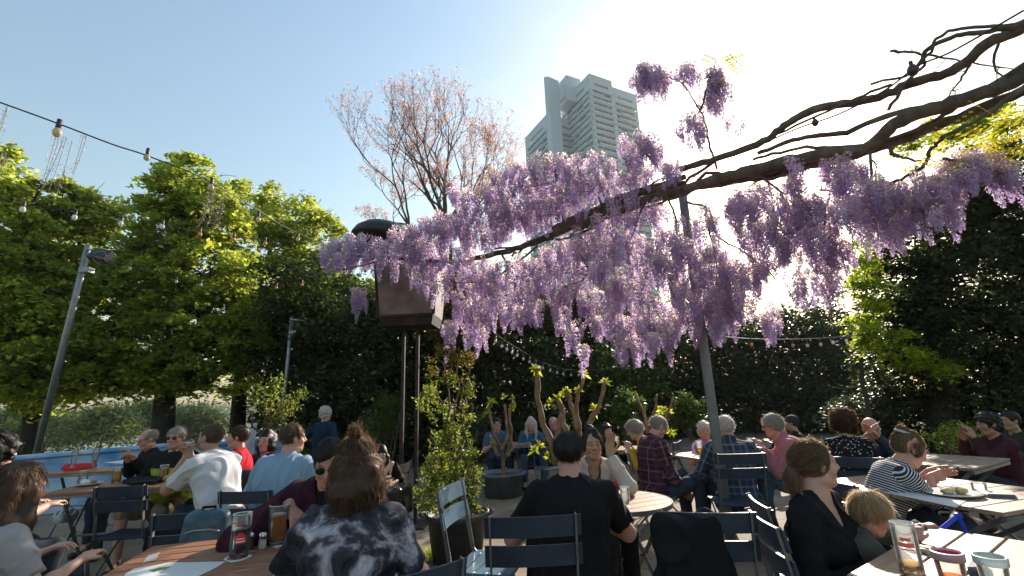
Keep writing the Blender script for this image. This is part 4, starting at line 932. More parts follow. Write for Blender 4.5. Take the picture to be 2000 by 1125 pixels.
def person(label, head, yaw, k_vox=.009, size=1.0, sex='m', lean=.12, side=0., hyaw=0., hpitch=0., hroll=0., arms=None, elbow=None, hands=None, fat=0.0, legs='sit', skin='fair', hair='short', hcol='brown', shirt=None, sleeve='short',
           trousers=None, tlen='long', neck='crew', glasses=None, face=True, strands=0, seat=None, group=None, belly=0., curl=(.5, .5), fold=.004, shoes=True, jacket=None, hseed=1, armpole=None):
    X = atk(*head); s = size; yaw_r = -R(yaw)                 # yaw 0 looks away from the camera, +90 to the right
    w = {'m': .166, 'f': .143}[sex] * s
    zp0 = (.53 if legs == 'sit' else .92) * (s if legs != 'sit' else 1); lean_a = lean
    def up(a): return np.array([math.sin(side) * .6, math.sin(a), math.cos(a)])
    P0 = np.array([0, 0, zp0]); W1 = P0 + nv(up(lean_a * .5)) * .19 * s; C1 = W1 + nv(up(lean_a)) * .17 * s; NB = C1 + nv(up(lean_a * 1.3)) * .175 * s
    HR = rotm(-R(hyaw), hpitch, hroll); neck_d = nv(up(lean_a * 1.3 + hpitch * .5)); hs = .94 if s > .85 else s * 1.08; HC = NB + neck_d * .056 * s + HR @ np.array([0, .025, .084]) * hs
    # place the root so that the head lands on its point; the seat height takes up what is left
    dz = X.z - HC[2]; dz = max(-.28, min(.3, dz)) if legs == 'sit' else dz
    for q in (P0, W1, C1, NB, HC): q[2] += dz
    Rz = Matrix.Rotation(yaw_r, 3, 'Z'); off = Rz @ Vector((HC[0], HC[1], 0)); root = Vector((X.x - off.x, X.y - off.y, 0))
    t = thing('person', label, 'person', tuple(root), yaw_r, group)
    def loc(q):
        """a wrist target: local (x,y,z) or ('w', px, py, k)"""
        if isinstance(q[0], str): v = atk(*q[1:]) - root; return np.array(Matrix.Rotation(-yaw_r, 3, 'Z') @ v)
        return np.array(q, float) + np.array([0, 0, dz * .6])
    sd = nv(C1 - W1); T = nv(np.cross([1, 0, 0], sd)); Mt = np.stack([np.array([1., 0, 0]), -np.cross(np.array([1., 0, 0]), sd) * -1, sd], 1)
    Mt[:, 1] = nv(np.cross(sd, Mt[:, 0]))
    shl = NB - nv(NB - C1) * .074 * s; SL = shl + np.array([-w, 0.0, 0]); SR = shl + np.array([w, 0, 0])
    fw = Mt[:, 1] * (1 if Mt[1, 1] > 0 else -1)
    if arms is None: arms = [(-.14, .36, .80), (.14, .36, .80)]
    Wl, Wr = loc(arms[0]), loc(arms[1]); ap = armpole or [(-.5, -.25, -.8), (.5, -.25, -.8)]
    ul, fl = .285 * s, .25 * s
    EL, Wl = ik(SL, Wl, ul, fl, ap[0]); ER, Wr = ik(SR, Wr, ul, fl, ap[1])
    hipL = P0 + np.array([-.095 * s, 0, -.01]); hipR = P0 + np.array([.095 * s, 0, -.01])
    if legs == 'sit':
        kl, kr = (seat or [(-.16, .44, 0), (.16, .42, .0)])
        AL = np.array([kl[0] * 1.05, kl[1] * s + kl[2], .09]); AR = np.array([kr[0] * 1.05, kr[1] * s + kr[2], .09])
        KL = ik(hipL, AL, .44 * s, .43 * s, (-.15, 1, .8))[0]; KR = ik(hipR, AR, .44 * s, .43 * s, (.15, 1, .8))[0]
    else:
        AL = np.array([-.11, .02, .09]); AR = np.array([.12, -.05, .09]); KL = (hipL + AL) / 2 + np.array([0, .03, 0]); KR = (hipR + AR) / 2 + np.array([0, .03, 0])
    f_ = 1 + fat; hs = .94 if s > .85 else s * 1.08
    def torso(g=0., k=.05):
        L_ = [ell(P0 + [0, .0, .02], np.array([.165 * f_, .125 * f_, .12]) * s + g, Mt, k), ell(W1, np.array([(.145 if sex == 'm' else .13) * f_, .105 * f_, .15]) * s + g, Mt, k),
              ell(C1 - fw * .005, np.array([(.165 if sex == 'm' else .145) * f_, .108 * f_, .165]) * s + g, Mt, k), cap(SL + [.03 * s, 0, 0], SR - [.03 * s, 0, 0], .050 * s + g, k=k), cap(NB - nv(NB - C1) * .012 * s, SL + [.01, 0, .008], .040 * s + g, .034 * s + g, .03), cap(NB - nv(NB - C1) * .012 * s, SR + [-.01, 0, .008], .040 * s + g, .034 * s + g, .03), cap(SL, SL + (EL - SL) * .2, .046 * s * f_ + g, .044 * s * f_ + g, k=.025), cap(SR, SR + (ER - SR) * .2, .046 * s * f_ + g, .044 * s * f_ + g, k=.025),
              cap(NB - nv(NB - C1) * .02 * s, NB + neck_d * .03 * s, .058 * s + g * .5, .05 * s + g * .3, k=.03)]
        if belly: L_.append(ell(W1 + fw * .05 * s - [0, 0, .02], np.array([.14, .11 + belly, .13]) * s + g, Mt, k))
        if sex == 'f': L_ += [ell(C1 + fw * .085 * s + [sx * .07 * s, 0, -.01], np.array([.062, .05, .062]) * s + g, None, .04) for sx in (-1, 1)]
        return L_
    def H(v): return HC + HR @ (np.array(v) * hs)
    body = torso(-.004)
    body.append(cap(NB - [0, 0, .02], H((0, -.018, -.075)), .054 * s, .05 * s, .02))
    body += [ell(H((0, -.02, .03)), np.array([.077, .095, .087]) * hs, HR, .02), ell(H((0, .022, -.03)), np.array([.060, .068, .085]) * hs, HR, .03), ell(H((0, .060, -.098)), np.array([.027, .024, .020]) * hs, HR, .03),
             cap(H((-.036, .072, .024)), H((.036, .072, .024)), .014 * hs, k=.018), ell(H((-.040, .052, -.03)), np.array([.024, .026, .026]) * hs, HR, .02), ell(H((.040, .052, -.03)), np.array([.024, .026, .026]) * hs, HR, .02)]
    for sx in (-1, 1): body.append(ell(H((sx * .077, -.008, -.008)), np.array([.009, .020, .031]) * hs, HR, .006)); body.append(cap(H((sx * .052, .0, -.075)), H((sx * .022, .055, -.095)), .018 * hs, .014 * hs, .025))
    late = [cap(H((0, .086, .012)), H((0, .109, -.026)), .0085 * hs, .0125 * hs, .012), cap(H((-.012, .094, -.032)), H((.012, .094, -.032)), .0085 * hs, k=.01), cap(H((-.019, .081, -.062)), H((.019, .081, -.062)), .0075 * hs, k=.008), cap(H((-.015, .081, -.074)), H((.015, .081, -.074)), .0075 * hs, k=.007)]
    ar = 1.0 if sex == 'm' else .86; ar *= (1 + fat * .6)
    for S_, E_, W_ in ((SL, EL, Wl), (SR, ER, Wr)):
        body += [cap(S_, E_, .044 * s * ar, .038 * s * ar, .03), cap(E_, E_ + (W_ - E_) * .35, .041 * s * ar, .041 * s * ar, .02), cap(E_ + (W_ - E_) * .35, W_, .041 * s * ar, .026 * s * ar, .02)]
    for i, (E_, W_) in enumerate(((EL, Wl), (ER, Wr))):
        hd = hands[i] if hands and hands[i] is not None else None
        d = nv(W_ - E_); nrm = np.array([0, 0, -1.]);
        if hd is not None: d = nv(np.array(hd[0], float)); nrm = np.array(hd[1], float)
        nrm = nv(nrm - d * (nrm @ d)); sdv = nv(np.cross(d, nrm)) * (1 if i == 0 else -1)       # sdv points to the thumb side
        cu = curl[i]
        for j in range(4):
            o = (.030 - .020 * j) * s; kn = W_ + d * (.088 - (.004, 0, .003, .011)[j]) * s + sdv * o; body.append(cap(W_ + sdv * o * .55 + d * .01, kn, .0125 * s, .0112 * s, .012))
            dd = d.copy(); p = kn; Ls = np.array([.042, .026, .021]) * (.93, 1.04, .98, .8)[j] * s; cj = cu * (.85 + .12 * j)
            for q in range(3):
                an = cj * (.75, 1.0, .7)[q]; dd = nv(dd * math.cos(an) + nv(np.cross(np.cross(dd, nrm), dd)) * math.sin(an)) if True else dd
                e = p + dd * Ls[q]; body.append(cap(p, e, (.0098 - .0009 * q) * s, (.0090 - .0009 * q) * s, .003)); p = e
                nrm_q = nrm
        tb = W_ + d * .022 * s + sdv * .026 * s; t1 = tb + nv(d * .75 + sdv * .6 + nrm * .35) * .038 * s; t2 = t1 + nv(d * .9 + sdv * .15 + nrm * (.2 + .4 * cu)) * .030 * s
        body += [cap(W_ + d * .008, tb, .015 * s, .014 * s, .012), cap(tb, t1, .0125 * s, .0105 * s, .006), cap(t1, t2, .0105 * s, .009 * s, .004)]
    for h_, K_, A_ in ((hipL, KL, AL), (hipR, KR, AR)):
        body += [cap(h_, K_, .078 * s, .052 * s, .03), cap(K_, A_, .050 * s, .034 * s, .02), cap(A_, A_ + [0, .10, -.04], .035 * s, .028 * s, .02)]
    eyes = [ell(H((sx * .031, .093, .004)), np.array([.015, .013, .011]) * hs, HR, .008) for sx in (-1, 1)]
    V, Q = sdf_mesh(body + late, k_vox, eyes)
    # skin tones: lips, cheeks, brow and lid colour belong to the face itself
    hv = (V - HC) @ HR / hs; C = np.ones((len(V), 3)); nr_f = (hv[:, 1] > .05) & (np.abs(hv[:, 0]) < .07) & (np.abs(hv[:, 2]) < .12)
    lip = np.clip(1 - ((hv[:, 0] / .026) ** 2 + ((hv[:, 2] + .068) / .012) ** 2), 0, 1) * nr_f; C *= 1 - lip[:, None] * np.array([.15, .45, .4])
    ck = np.exp(-(((np.abs(hv[:, 0]) - .04) / .022) ** 2 + ((hv[:, 2] + .03) / .03) ** 2)) * nr_f; C *= 1 - ck[:, None] * np.array([0, .14, .12])
    bw = np.clip(1 - (((np.abs(hv[:, 0]) - .033) / .02) ** 2 + ((hv[:, 2] - .028 + .12 * (np.abs(hv[:, 0]) - .03) ** 1) / .006) ** 2), 0, 1) * nr_f * (hv[:, 1] > .06); C *= 1 - bw[:, None] * (.75 if hcol not in ('white', 'grey') else .25)
    es = np.clip(1 - (((np.abs(hv[:, 0]) - .031) / .018) ** 2 + ((hv[:, 2] - .004) / .010) ** 2), 0, 1) * nr_f; C *= 1 - es[:, None] * .45
    if hair in ('buzz', 'bald', 'short', 'stubble') and sex == 'm' and glasses != 'none_beard':
        pass
    npmesh('body', V, Q, SKIN[skin], t, True, col=C)
    if face and k_vox < .0125:
        for sx in (-1, 1):
            mb = MB(); c = H((sx * .031, .0795, .003)); mb.ball(c, .0108 * hs, 8); o = mb.build('eye', EYE_W, t)
            mb = MB(); mb.ball(H((sx * .031, .0848, .002)), .0064 * hs, 6); mb.build('iris', EYE_D, o)
    # ---- hair
    hm = HAIR[hcol]; hp = []; hsub = []; tgt = None; ha = .004
    facecut = ell(H((0, .105, -.035)), np.array([.082, .078, .088]) * hs, HR, .012); nape = ell(H((0, -.01, -.125)), np.array([.1, .12, .062]) * hs, HR, .012)
    earcut = [ell(H((sx * .088, .012, -.028)), np.array([.022, .034, .036]) * hs, HR, .01) for sx in (-1, 1)]
    if hair in ('short', 'buzz', 'wavy', 'curly', 'bald', 'cap', 'crop', 'bowl'):
        g = {'short': .010, 'buzz': .004, 'wavy': .022, 'curly': .040, 'bald': .007, 'cap': .012, 'crop': .017, 'bowl': .014}[hair]; ha = {'short': .005, 'buzz': .0015, 'wavy': .008, 'curly': .012, 'bald': .003, 'cap': .0, 'crop': .008, 'bowl': .002}[hair]
        hp = [ell(H((0, -.022, .032)), (np.array([.077, .095, .087]) + g) * hs, HR, .02)]; hsub = [facecut, nape] + (earcut if hair in ('short', 'buzz', 'bald', 'crop') else [])
        if hair == 'bald': hsub = [ell(H((0, .02, .085)), np.array([.068, .115, .075]) * hs, HR, .012), facecut, nape] + earcut
        if hair in ('wavy', 'curly', 'bowl'): hsub = [facecut, ell(H((0, .0, -.14)), np.array([.1, .1, .05]) * hs, HR, .02)]; hp.append(ell(H((0, -.045, -.02)), (np.array([.078, .062, .07]) + g * .6) * hs, HR, .02))
        if hair == 'cap': hsub = [ell(H((0, .1, -.08)), np.array([.12, .13, .12]) * hs, HR, .01), nape]; hp.append(ell(H((0, .09, .035)), np.array([.07, .05, .008]) * hs, HR, .01)); hm = mat('dark cap', (.02, .02, .022), .8)
    elif hair in ('bob', 'long', 'ponytail', 'bun', 'topknot', 'tail_low'):
        g = .014; hp = [ell(H((0, -.022, .03)), (np.array([.077, .096, .088]) + g) * hs, HR, .02)]; hsub = [ell(H((0, .115, -.045)), np.array([.085, .088, .105]) * hs, HR, .015)]
        if hair in ('ponytail', 'tail_low', 'bun'):
            hp = [ell(H((0, -.022, .03)), (np.array([.077, .096, .088]) + .008) * hs, HR, .02)]; hsub = [ell(H((0, .118, -.03)), np.array([.088, .088, .108]) * hs, HR, .015)]
            hsub += [nape]; hs_ = -.03 if hair == 'bun' else -.05
            if hair != 'bun': hsub += earcut
            else: hp += [ell(H((sx * .064, -.002, .0)), np.array([.028, .048, .052]) * hs, HR, .02) for sx in (-1, 1)]
        if hair == 'tail_low':
            tgt = H((0, -.125, -.03)); p0 = H((0, -.10, -.01)); p1 = H((.0, -.135, -.05)); p2 = H((.01, -.12, -.13)); p3 = H((.015, -.09, -.19)); hp += [cap(p0, p1, .03 * hs, .026 * hs, .02), cap(p1, p2, .030 * hs, .026 * hs, .02), cap(p2, p3, .024 * hs, .008, .02)]
        if hair == 'ponytail':
            tgt = H((0, -.11, .05)); p1 = H((0, -.14, .04)); p2 = H((0, -.15, -.05)); p3 = H((0, -.12, -.14)); hp += [cap(tgt, p1, .024 * hs, .03 * hs, .02), cap(p1, p2, .032 * hs, .028 * hs, .02), cap(p2, p3, .026 * hs, .01, .02)]
        if hair == 'bun': tgt = H((0, -.085, .115)); hp += [ell(tgt, np.array([.046, .044, .038]) * hs, HR, .012), ell(H((0, -.09, .06)), np.array([.05, .04, .05]) * hs, HR, .02)]; ha = .007
        if hair in ('bob', 'long', 'topknot'):
            Ld = {'bob': .15, 'long': .34, 'topknot': .175}[hair]; gz = np.array([0, 0, -1.]); 
            for a in np.linspace(-2.1, 2.1, 13):
                r0 = np.array([math.sin(a) * .086, -.022 - math.cos(a) * .100, -.005]); top = H(r0 * np.array([1, 1, 1])); sp_ = {'long': 1.05, 'bob': 1.0, 'topknot': .86}[hair]
                low = H(r0 * np.array([sp_, sp_, 1])); ll = Ld * hs * (1 - .12 * abs(a)) * (.86 + .22 * abs(math.sin(a * 7.3 + hseed))); low = low + gz * ll; low[2] = low[2]
                mid_ = (top + low) / 2 + (HR @ (r0 * np.array([1, 1, 0]))) * (.22 if hair == 'topknot' else .08) * hs; hp.append(cap(top, mid_, .022 * hs, .021 * hs, .03)); hp.append(cap(mid_, low, .021 * hs, .011 * hs, .025))
            hp.append(cap(H((0, -.05, 0)), H((0, -.05, 0)) + gz * Ld * .7 * hs, .07 * hs, .045 * hs, .03)); ha = .009
            if hair == 'topknot': tgt = H((-.0, -.055, .118)); hp += [cap(H((0, -.05, .09)), H((.01, -.06, .155)), .022 * hs, .014 * hs, .02), ell(H((0, -.07, .148)), np.array([.030, .03, .02]) * hs, HR, .02)]
    rs = np.random.RandomState(hseed * 13 + 5)
    if k_vox > .0075: strands = int(strands * 2.2)
    if hp:
        Wn = rs.randn(5, 3) * (60 if hair in ('curly', 'wavy') else 40); ph = rs.rand(5) * 6
        def hd_(Xq): q = 0; return ha * sum(np.sin((Xq * ([1, 1, .45] if hair not in ('curly', 'wavy') else [1, 1, 1])) @ Wn[i] + ph[i]) for i in range(5)) * .5
        hV, hQ = sdf_mesh(hp, min(k_vox, .008) if k_vox < .012 else k_vox, hsub, hd_ if ha > 0 else None)
        tn = .82 + .12 * np.sin(hV @ (rs.randn(3) * 90) + 2 * np.sin(hV @ (rs.randn(3) * 60))) + .15 * rs.rand(len(hV)); ho = npmesh('hair' if hair != 'cap' else 'cap', hV, hQ, hm, t, True, col=np.repeat(tn[:, None], 3, 1))
        if strands:
            i = rs.randint(0, len(hV), strands); P = hV[i].copy(); cen = HC + np.array([0, -.02, .02]) * hs; w_ = .0009 * hs
            Nn = unit(P - cen); path = [P + Nn * .001]; step = {'short': .006, 'buzz': .002, 'bald': .003, 'crop': .008, 'wavy': .009, 'curly': .009, 'bun': .010}.get(hair, .014) * hs * (.6 + .8 * rs.rand(strands, 1))
            dr = rs.randn(strands, 3) * {'tail_low': .09, 'ponytail': .09, 'bun': .12, 'bowl': .12, 'topknot': .2}.get(hair, .2)
            lon = hair in ('bob', 'long', 'topknot', 'bowl')
            for q in range(5):
                p = path[-1]; Nn = unit(p - cen)
                if tgt is not None and hair != 'topknot': g = tgt - p; g = unit(g)
                elif hair == 'curly': g = unit(rs.randn(strands, 3) + np.array([0, 0, -.2]))
                elif hair == 'topknot':
                    toK = unit(tgt - p); m = (p[:, 2:3] > HC[2] + .055 * hs); g = np.where(m, toK, np.array([[0, 0, -1.]]))
                elif lon: g = np.tile(np.array([[0, 0, -1.]]), (strands, 1))
                else: g = np.tile((HR @ np.array([0, .45, -.55]))[None], (strands, 1)) + HR @ np.array([0, 0, 0])
                if not lon or True: g = g - Nn * np.sum(g * Nn, 1, keepdims=True) * (.9 if q < 3 else .6)
                g = unit(g + dr + Nn * (.05 if hair in ('short', 'buzz', 'crop') else .03) + rs.randn(strands, 3) * (.7 if hair in ('curly',) else .12)); path.append(p + g * step)
            Pn = np.stack(path, 1); sdv = unit(np.cross(Pn[:, 1] - Pn[:, 0], rs.randn(strands, 3)))
            wd = np.array([1, 1, .9, .75, .5, .15])[None, :, None] * w_; A = Pn + sdv[:, None] * wd; B_ = Pn - sdv[:, None] * wd
            VV = np.stack([A, B_], 2).reshape(strands, 12, 3); base = (np.arange(strands) * 12)[:, None, None]
            q0 = np.array([[2 * j, 2 * j + 1, 2 * j + 3, 2 * j + 2] for j in range(5)])[None]; QQ = (base + q0).reshape(-1, 4)
            tn = .55 + 1.5 * rs.rand(strands) ** 2; o = npmesh('hair_strands', VV.reshape(-1, 3), QQ, hm, ho, col=np.repeat(np.repeat(tn, 12)[:, None], 3, 1)); o['kind'] = 'stuff'
    # ---- clothes
    def cl_attr(o, V):
        me = o.data; segs = [(SL, EL), (EL, Wl), (SR, ER), (ER, Wr)]; best = np.full(len(V), 1e9); U = np.zeros((len(V), 3))
        for k_, (a, b) in enumerate([(P0, NB)] + segs):
            ba = b - a; L2 = ba @ ba; hq = np.clip(((V - a) @ ba) / L2, -.3, 1.15); c = a + hq[:, None] * ba; d = np.linalg.norm(V - c, axis=1) - (.15 * s if k_ == 0 else .052 * s)
            ax_ = nv(ba); e1 = nv(np.cross(ax_, [0, 1, 0] if k_ == 0 else [0, .3, 1])); e2 = np.cross(ax_, e1); an = np.arctan2((V - c) @ e2, (V - c) @ e1)
            m = d < best; best[m] = d[m]
            if k_ == 0: q = np.stack([hq * math.sqrt(L2), (V - c) @ np.array([1., 0, 0]) , 0 * an], 1)
            else: q = np.stack([hq * math.sqrt(L2) + (.29 if k_ in (2, 4) else 0), an * .05, 0 * an + k_], 1)
            U[m] = q[m]
        a = me.attributes.new('cl', 'FLOAT_VECTOR', 'POINT'); a.data.foreach_set('vector', U.astype(np.float32).ravel())
    def top(name, m, g=.012, sl=sleeve, nk=neck, extra=()):
        pr = [q for q in torso(g, .05) if not (q[0] == 'c' and abs(q[4] - (.05 * s + g * .3)) < 1e-9)]; pr += [cap(P0 - [0, .0, .05 * s], P0 + [0, 0, .03], (.155 * f_) * s + g * .6, .15 * f_ * s + g, .05)] if legs != 'x' else []
        pr[-1] = ell(P0 - [0, .01, .01], np.array([.165 * f_, .13 * f_, .125]) * s + g * 1.2, Mt, .05)
        for S_, E_, W_ in ((SL, EL, Wl), (SR, ER, Wr)):
            if sl == 'short': pr.append(cap(S_, S_ + (E_ - S_) * .72, (.045 * ar) * s + g, (.047 * ar) * s + g * 1.3, .03, 1))
            elif sl == 'none': pass
            else:
                e = .93 if sl == 'long' else .45
                pr += [cap(S_, E_, .046 * ar * s + g, .042 * ar * s + g, .03), cap(E_, E_ + (W_ - E_) * e, .042 * ar * s + g, (.036 if sl == 'long' else .042) * ar * s + g * .8, .02, 1)]
        pr += list(extra); sb = [cap(NB - neck_d * .015 * s + fw * .006, NB + neck_d * .12 * s, (.056 if nk != 'wide' else .085) * s, .075 * s, .006)]
        if nk == 'v': sb.append(cap(NB + fw * .03 + [0, 0, .02], C1 + fw * (.15 * s) + [0, 0, .03 * s], .066 * s, (.030 if name == 'jacket' else .016) * s, .006))
        if name == 'jacket' and nk == 'v': sb.append(cap(NB + fw * .08 * s, C1 + fw * (.19 * s) + [0, 0, .0], .05 * s, .03 * s, .006))
        if nk == 'collar':
            for j in range(10):
                a0, a1 = [2 * math.pi * (j + q) / 10 for q in (0, 1)]
                c = [NB + neck_d * .012 * s + np.array([math.cos(a), 0, 0]) * .062 * s + fw * math.sin(a) * .060 * s + np.array([0, 0, -.02 * math.sin(a)]) * s for a in (a0, a1)]; pr.append(cap(c[0], c[1], .0135 * s, k=.01))
            sb = [cap(NB - neck_d * .02 * s, NB + neck_d * .12 * s, .052 * s, .056 * s, .004)]
        V, Q = sdf_mesh(pr, k_vox, sb, folds(hseed + 3, fold * 2.0), zcut=P0[2] - .085 * s); o = npmesh(name, V, Q, m, t, True); cl_attr(o, V); return o
    if shirt: top('shirt', shirt)
    if jacket: top('jacket', jacket, .024, 'long', 'v')
    tm = trousers or cloth('dark denim', (.03, .035, .05)); pr = [ell(P0 - [0, .01, .015], np.array([.17 * f_, .135 * f_, .11]) * s, Mt, .05)]
    for h_, K_, A_ in ((hipL, KL, AL), (hipR, KR, AR)):
        pr.append(cap(h_, K_, .092 * s, .066 * s, .04, 0)); e = .9 if tlen == 'long' else .12
        if tlen != 'short': pr.append(cap(K_, K_ + (A_ - K_) * e, .064 * s, .052 * s, .03, 1))
    V, Q = sdf_mesh(pr, max(k_vox, .01), (), folds(hseed + 9, .008), zcut=(P0[2] - .1 * s if legs == 'x' else None)); npmesh('trousers', V, Q, tm, t, True)
    if shoes:
        for A_ in (AL, AR):
            V, Q = sdf_mesh([cap(A_ + [0, -.03, -.035], A_ + [0, .13 * s, -.055], .042 * s, .034 * s, .02), cap(A_ + [0, .0, 0.01], A_ + [0, 0, -.04], .042 * s, .045 * s, .02)], .012, [ell(A_ + [0, 0, -.185], (.3, .3, .1), None, .004)])
            npmesh('shoe', V, Q, mat('dark shoe leather', (.03, .025, .022), .5), t, True)
    if glasses:
        mb = MB(); rad = .021 if glasses != 'sun' else .025
        for sx in (-1, 1):
            c0 = (sx * .031, .100, .002); ring = [H((c0[0] + math.cos(a) * rad, c0[1] - abs(math.cos(a)) * .004, c0[2] + math.sin(a) * rad * .78)) for a in [i / 14 * 2 * math.pi for i in range(15)]]; mb.tube([Vector(p) for p in ring], .0016 * hs, 5, False)
            mb.tube([Vector(H((sx * .052, .096, .006))), Vector(H((sx * .077, .03, .008))), Vector(H((sx * .08, -.005, .004)))], .0016 * hs, 4)
        mb.tube([Vector(H((-.010, .101, .006))), Vector(H((.010, .101, .006)))], .0016 * hs, 4); go = mb.build('glasses', FRAME, t)
        if glasses == 'sun':
            for sx in (-1, 1):
                mb = MB(); mb.ball(H((sx * .031, .097, .002)), (.0235 * hs, .005 * hs, .0185 * hs), 8, Matrix(HR.tolist())); mb.build('lens', LENS, go)
    print('person', label[:38], 'root', [round(v, 2) for v in root], 'dz %.2f' % dz)
    return t, dict(H=H, NB=NB, C1=C1, W1=W1, P0=P0, fw=fw, Wl=Wl, Wr=Wr, EL=EL, ER=ER, root=root, yaw=yaw_r, HR=HR, HC=HC, hs=hs, s=s)
# ------------------------------------------------------------------ who sits where
CK = {}
def people():
    V_ = .0065; M_ = .0085; F_ = .012
    black = cloth('black cotton', (.012, .012, .013)); navy = cloth('navy cotton', (.012, .03, .06)); denim = cloth('blue denim', (.05, .08, .13), noise=.2, nscale=30); blackj = cloth('black trousers', (.010, .010, .011))
    khaki = cloth('khaki cotton', (.30, .24, .17)); greyj = cloth('grey jeans', (.10, .10, .11))
    # left group
    CK['girl'] = person('child with long brown hair in a pale grey T-shirt at the lower left', (36, 958, 1.95), 18, V_, .80, 'f', .10, hpitch=.1, hair='long', hcol='brown', strands=5200, shirt=cloth('pale grey cotton', (.34, .33, .33)), trousers=navy, face=False, arms=[(-.12, .25, .80), (.12, .28, .78)], hseed=2, fold=.006)
    person('person with dark curly hair just cut by the left edge', (-6, 884, 3.3), 20, M_, 1, 'm', .1, hair='curly', hcol='dark', shirt=black, face=False, strands=1200, hseed=3)
    person('balding man with glasses in a black sweater reading a card behind the tables', (288, 858, 5.4), 215, M_, 1, 'm', .05, hpitch=.28, hair='bald', hcol='grey', glasses='thin', shirt=cloth('black wool', (.014, .013, .014)), sleeve='long', skin='pink', arms=[('w', 262, 893, 5.0), ('w', 250, 898, 5.1)], hseed=4, strands=500, armpole=[(-.6, -.2, -1), (.6, -.1, -1)])
    person('man in a yellow green and black cycling jersey and glasses, hands clasped', (344, 855, 5.0), 172, M_, 1.05, 'm', .02, hair='short', hcol='grey', glasses='sun', shirt=pattern('yellow and black jersey', 'panel', (.40, .46, .05), (.015, .015, .015), (.40, 0)), sleeve='short', skin='pink', trousers=khaki, tlen='short',
           arms=[(-.22, .32, .84), (.26, .22, .74)], fat=.16, belly=.05, hseed=5, strands=600, armpole=[(-.5, 0, -1), (.5, 0, -1)])
    person('man in a white T-shirt and glasses leaning on the table, dark cropped hair', (411, 854, 3.9), -72, V_, 1.05, 'm', .32, hpitch=-.12, hyaw=-8, hair='buzz', hcol='brown', glasses='thin', shirt=cloth('white cotton', (.66, .66, .68), transl=.15), skin='tan', trousers=blackj, arms=[('w', 364, 893, 3.78), ('w', 372, 891, 3.68)], hands=[((.25, .1, .9), (1, 0, 0)), ((-.25, .1, .9), (-1, 0, 0))], curl=(1.1, 1.1), armpole=[(-.3, .2, -1), (.3, .2, -1)], hseed=6, fat=.08, strands=900, fold=.005)
    person('ginger haired man in a red T-shirt facing left', (464, 853, 4.9), -112, M_, 1, 'm', .06, hair='short', hcol='auburn', shirt=cloth('bright red cotton', (.55, .012, .03)), skin='pink', trousers=denim, arms=[(-.05, .22, .82), (.10, .20, .80)], armpole=[(-.4, -.3, -1), (.4, -.3, -1)], hseed=7, strands=700)
    person('man in a light blue T-shirt seen from behind, turned to the right', (573, 856, 3.85), 8, V_, 1.08, 'm', .30, hyaw=38, hair='short', hcol='brown', shirt=cloth('light blue cotton', (.26, .38, .50), transl=.15), skin='pink', trousers=denim, arms=[(-.25, .42, .82), (.22, .42, .84)], fat=.12, hseed=8, strands=1500, fold=.005)
    person('man in sunglasses and a dark maroon jacket leaning over his food', (643, 903, 2.42), 172, V_, 1.12, 'm', .34, hpitch=.38, hyaw=-6, hair='short', hcol='dark', glasses='sun', shirt=cloth('black cotton', (.012, .012, .013)), sleeve='long', jacket=cloth('dark maroon fleece', (.045, .012, .022), noise=.3, nscale=20), skin='pink',
           arms=[('w', 690, 1010, 2.2), ('w', 565, 985, 2.38)], hands=[None, ((-.45, .35, -.45), (-.2, .2, -1))], curl=(1.0, 1.15), armpole=[(-.6, -.2, -.8), (.8, -.2, -.5)], hseed=9, fat=.1, strands=1800)
    person('woman with a messy brown topknot in a black and grey tie-dye T-shirt', (697, 912, 1.96), -8, V_, 1.03, 'f', .14, hair='topknot', hcol='brown', strands=16000, shirt=pattern('tie-dye cotton', 'dye', (.014, .014, .018), (.62, .58, .64), (6.0, 0), (.06, .06, .075)), sleeve='short', face=False, skin='fair', trousers=blackj, arms=[('w', 596, 1072, 2.1), (.22, .30, .80)], fat=.16, hseed=10, fold=.006,
           hands=[((-.2, 1, 0), (0, 0, -1)), None])
    person('standing white haired person in a dark navy jacket near the hedge', (637, 808, 7.6), 20, F_, 1, 'm', .05, legs='stand', hair='wavy', hcol='white', shirt=navy, sleeve='long', face=False, arms=[(-.25, .1, .95), (.26, .12, .97)], trousers=blackj, hseed=11)
    person('dim seated person in dark red behind the spindly potted shrub', (520, 862, 5.2), 185, F_, 1, 'f', .1, hair='bob', hcol='dark', shirt=cloth('dark red knit', (.10, .02, .03)), sleeve='long', hseed=12)
    person('shaded person behind the topknot woman, one pale hand showing', (742, 893, 4.6), 160, M_, 1, 'f', .1, hair='bob', hcol='dark', shirt=black, sleeve='long', arms=[('w', 765, 905, 4.25), (.15, .3, .8)], hands=[((.5, 0, -.6), (0, -.3, -1)), None], hseed=13)
    # centre
    person('blonde woman in a blue cardigan at the far table', (1037, 829, 8.2), 178, F_, 1, 'f', .16, hpitch=.25, hair='long', hcol='white', shirt=cloth('teal blue knit', (.03, .12, .20)), sleeve='long', hseed=14, trousers=denim)
    person('person in a blue top and glasses behind the small pollarded tree', (971, 828, 8.4), 170, F_, 1, 'm', .1, hair='short', hcol='dark', glasses='thin', shirt=cloth('mid blue cotton', (.06, .10, .18)), skin='pink', hseed=15)
    person('grey haired person behind the thickest pollarded trunk', (1080, 826, 8.6), 190, F_, 1, 'm', .1, hair='bald', hcol='grey', shirt=cloth('slate cotton', (.08, .10, .13)), skin='pink', hseed=16)
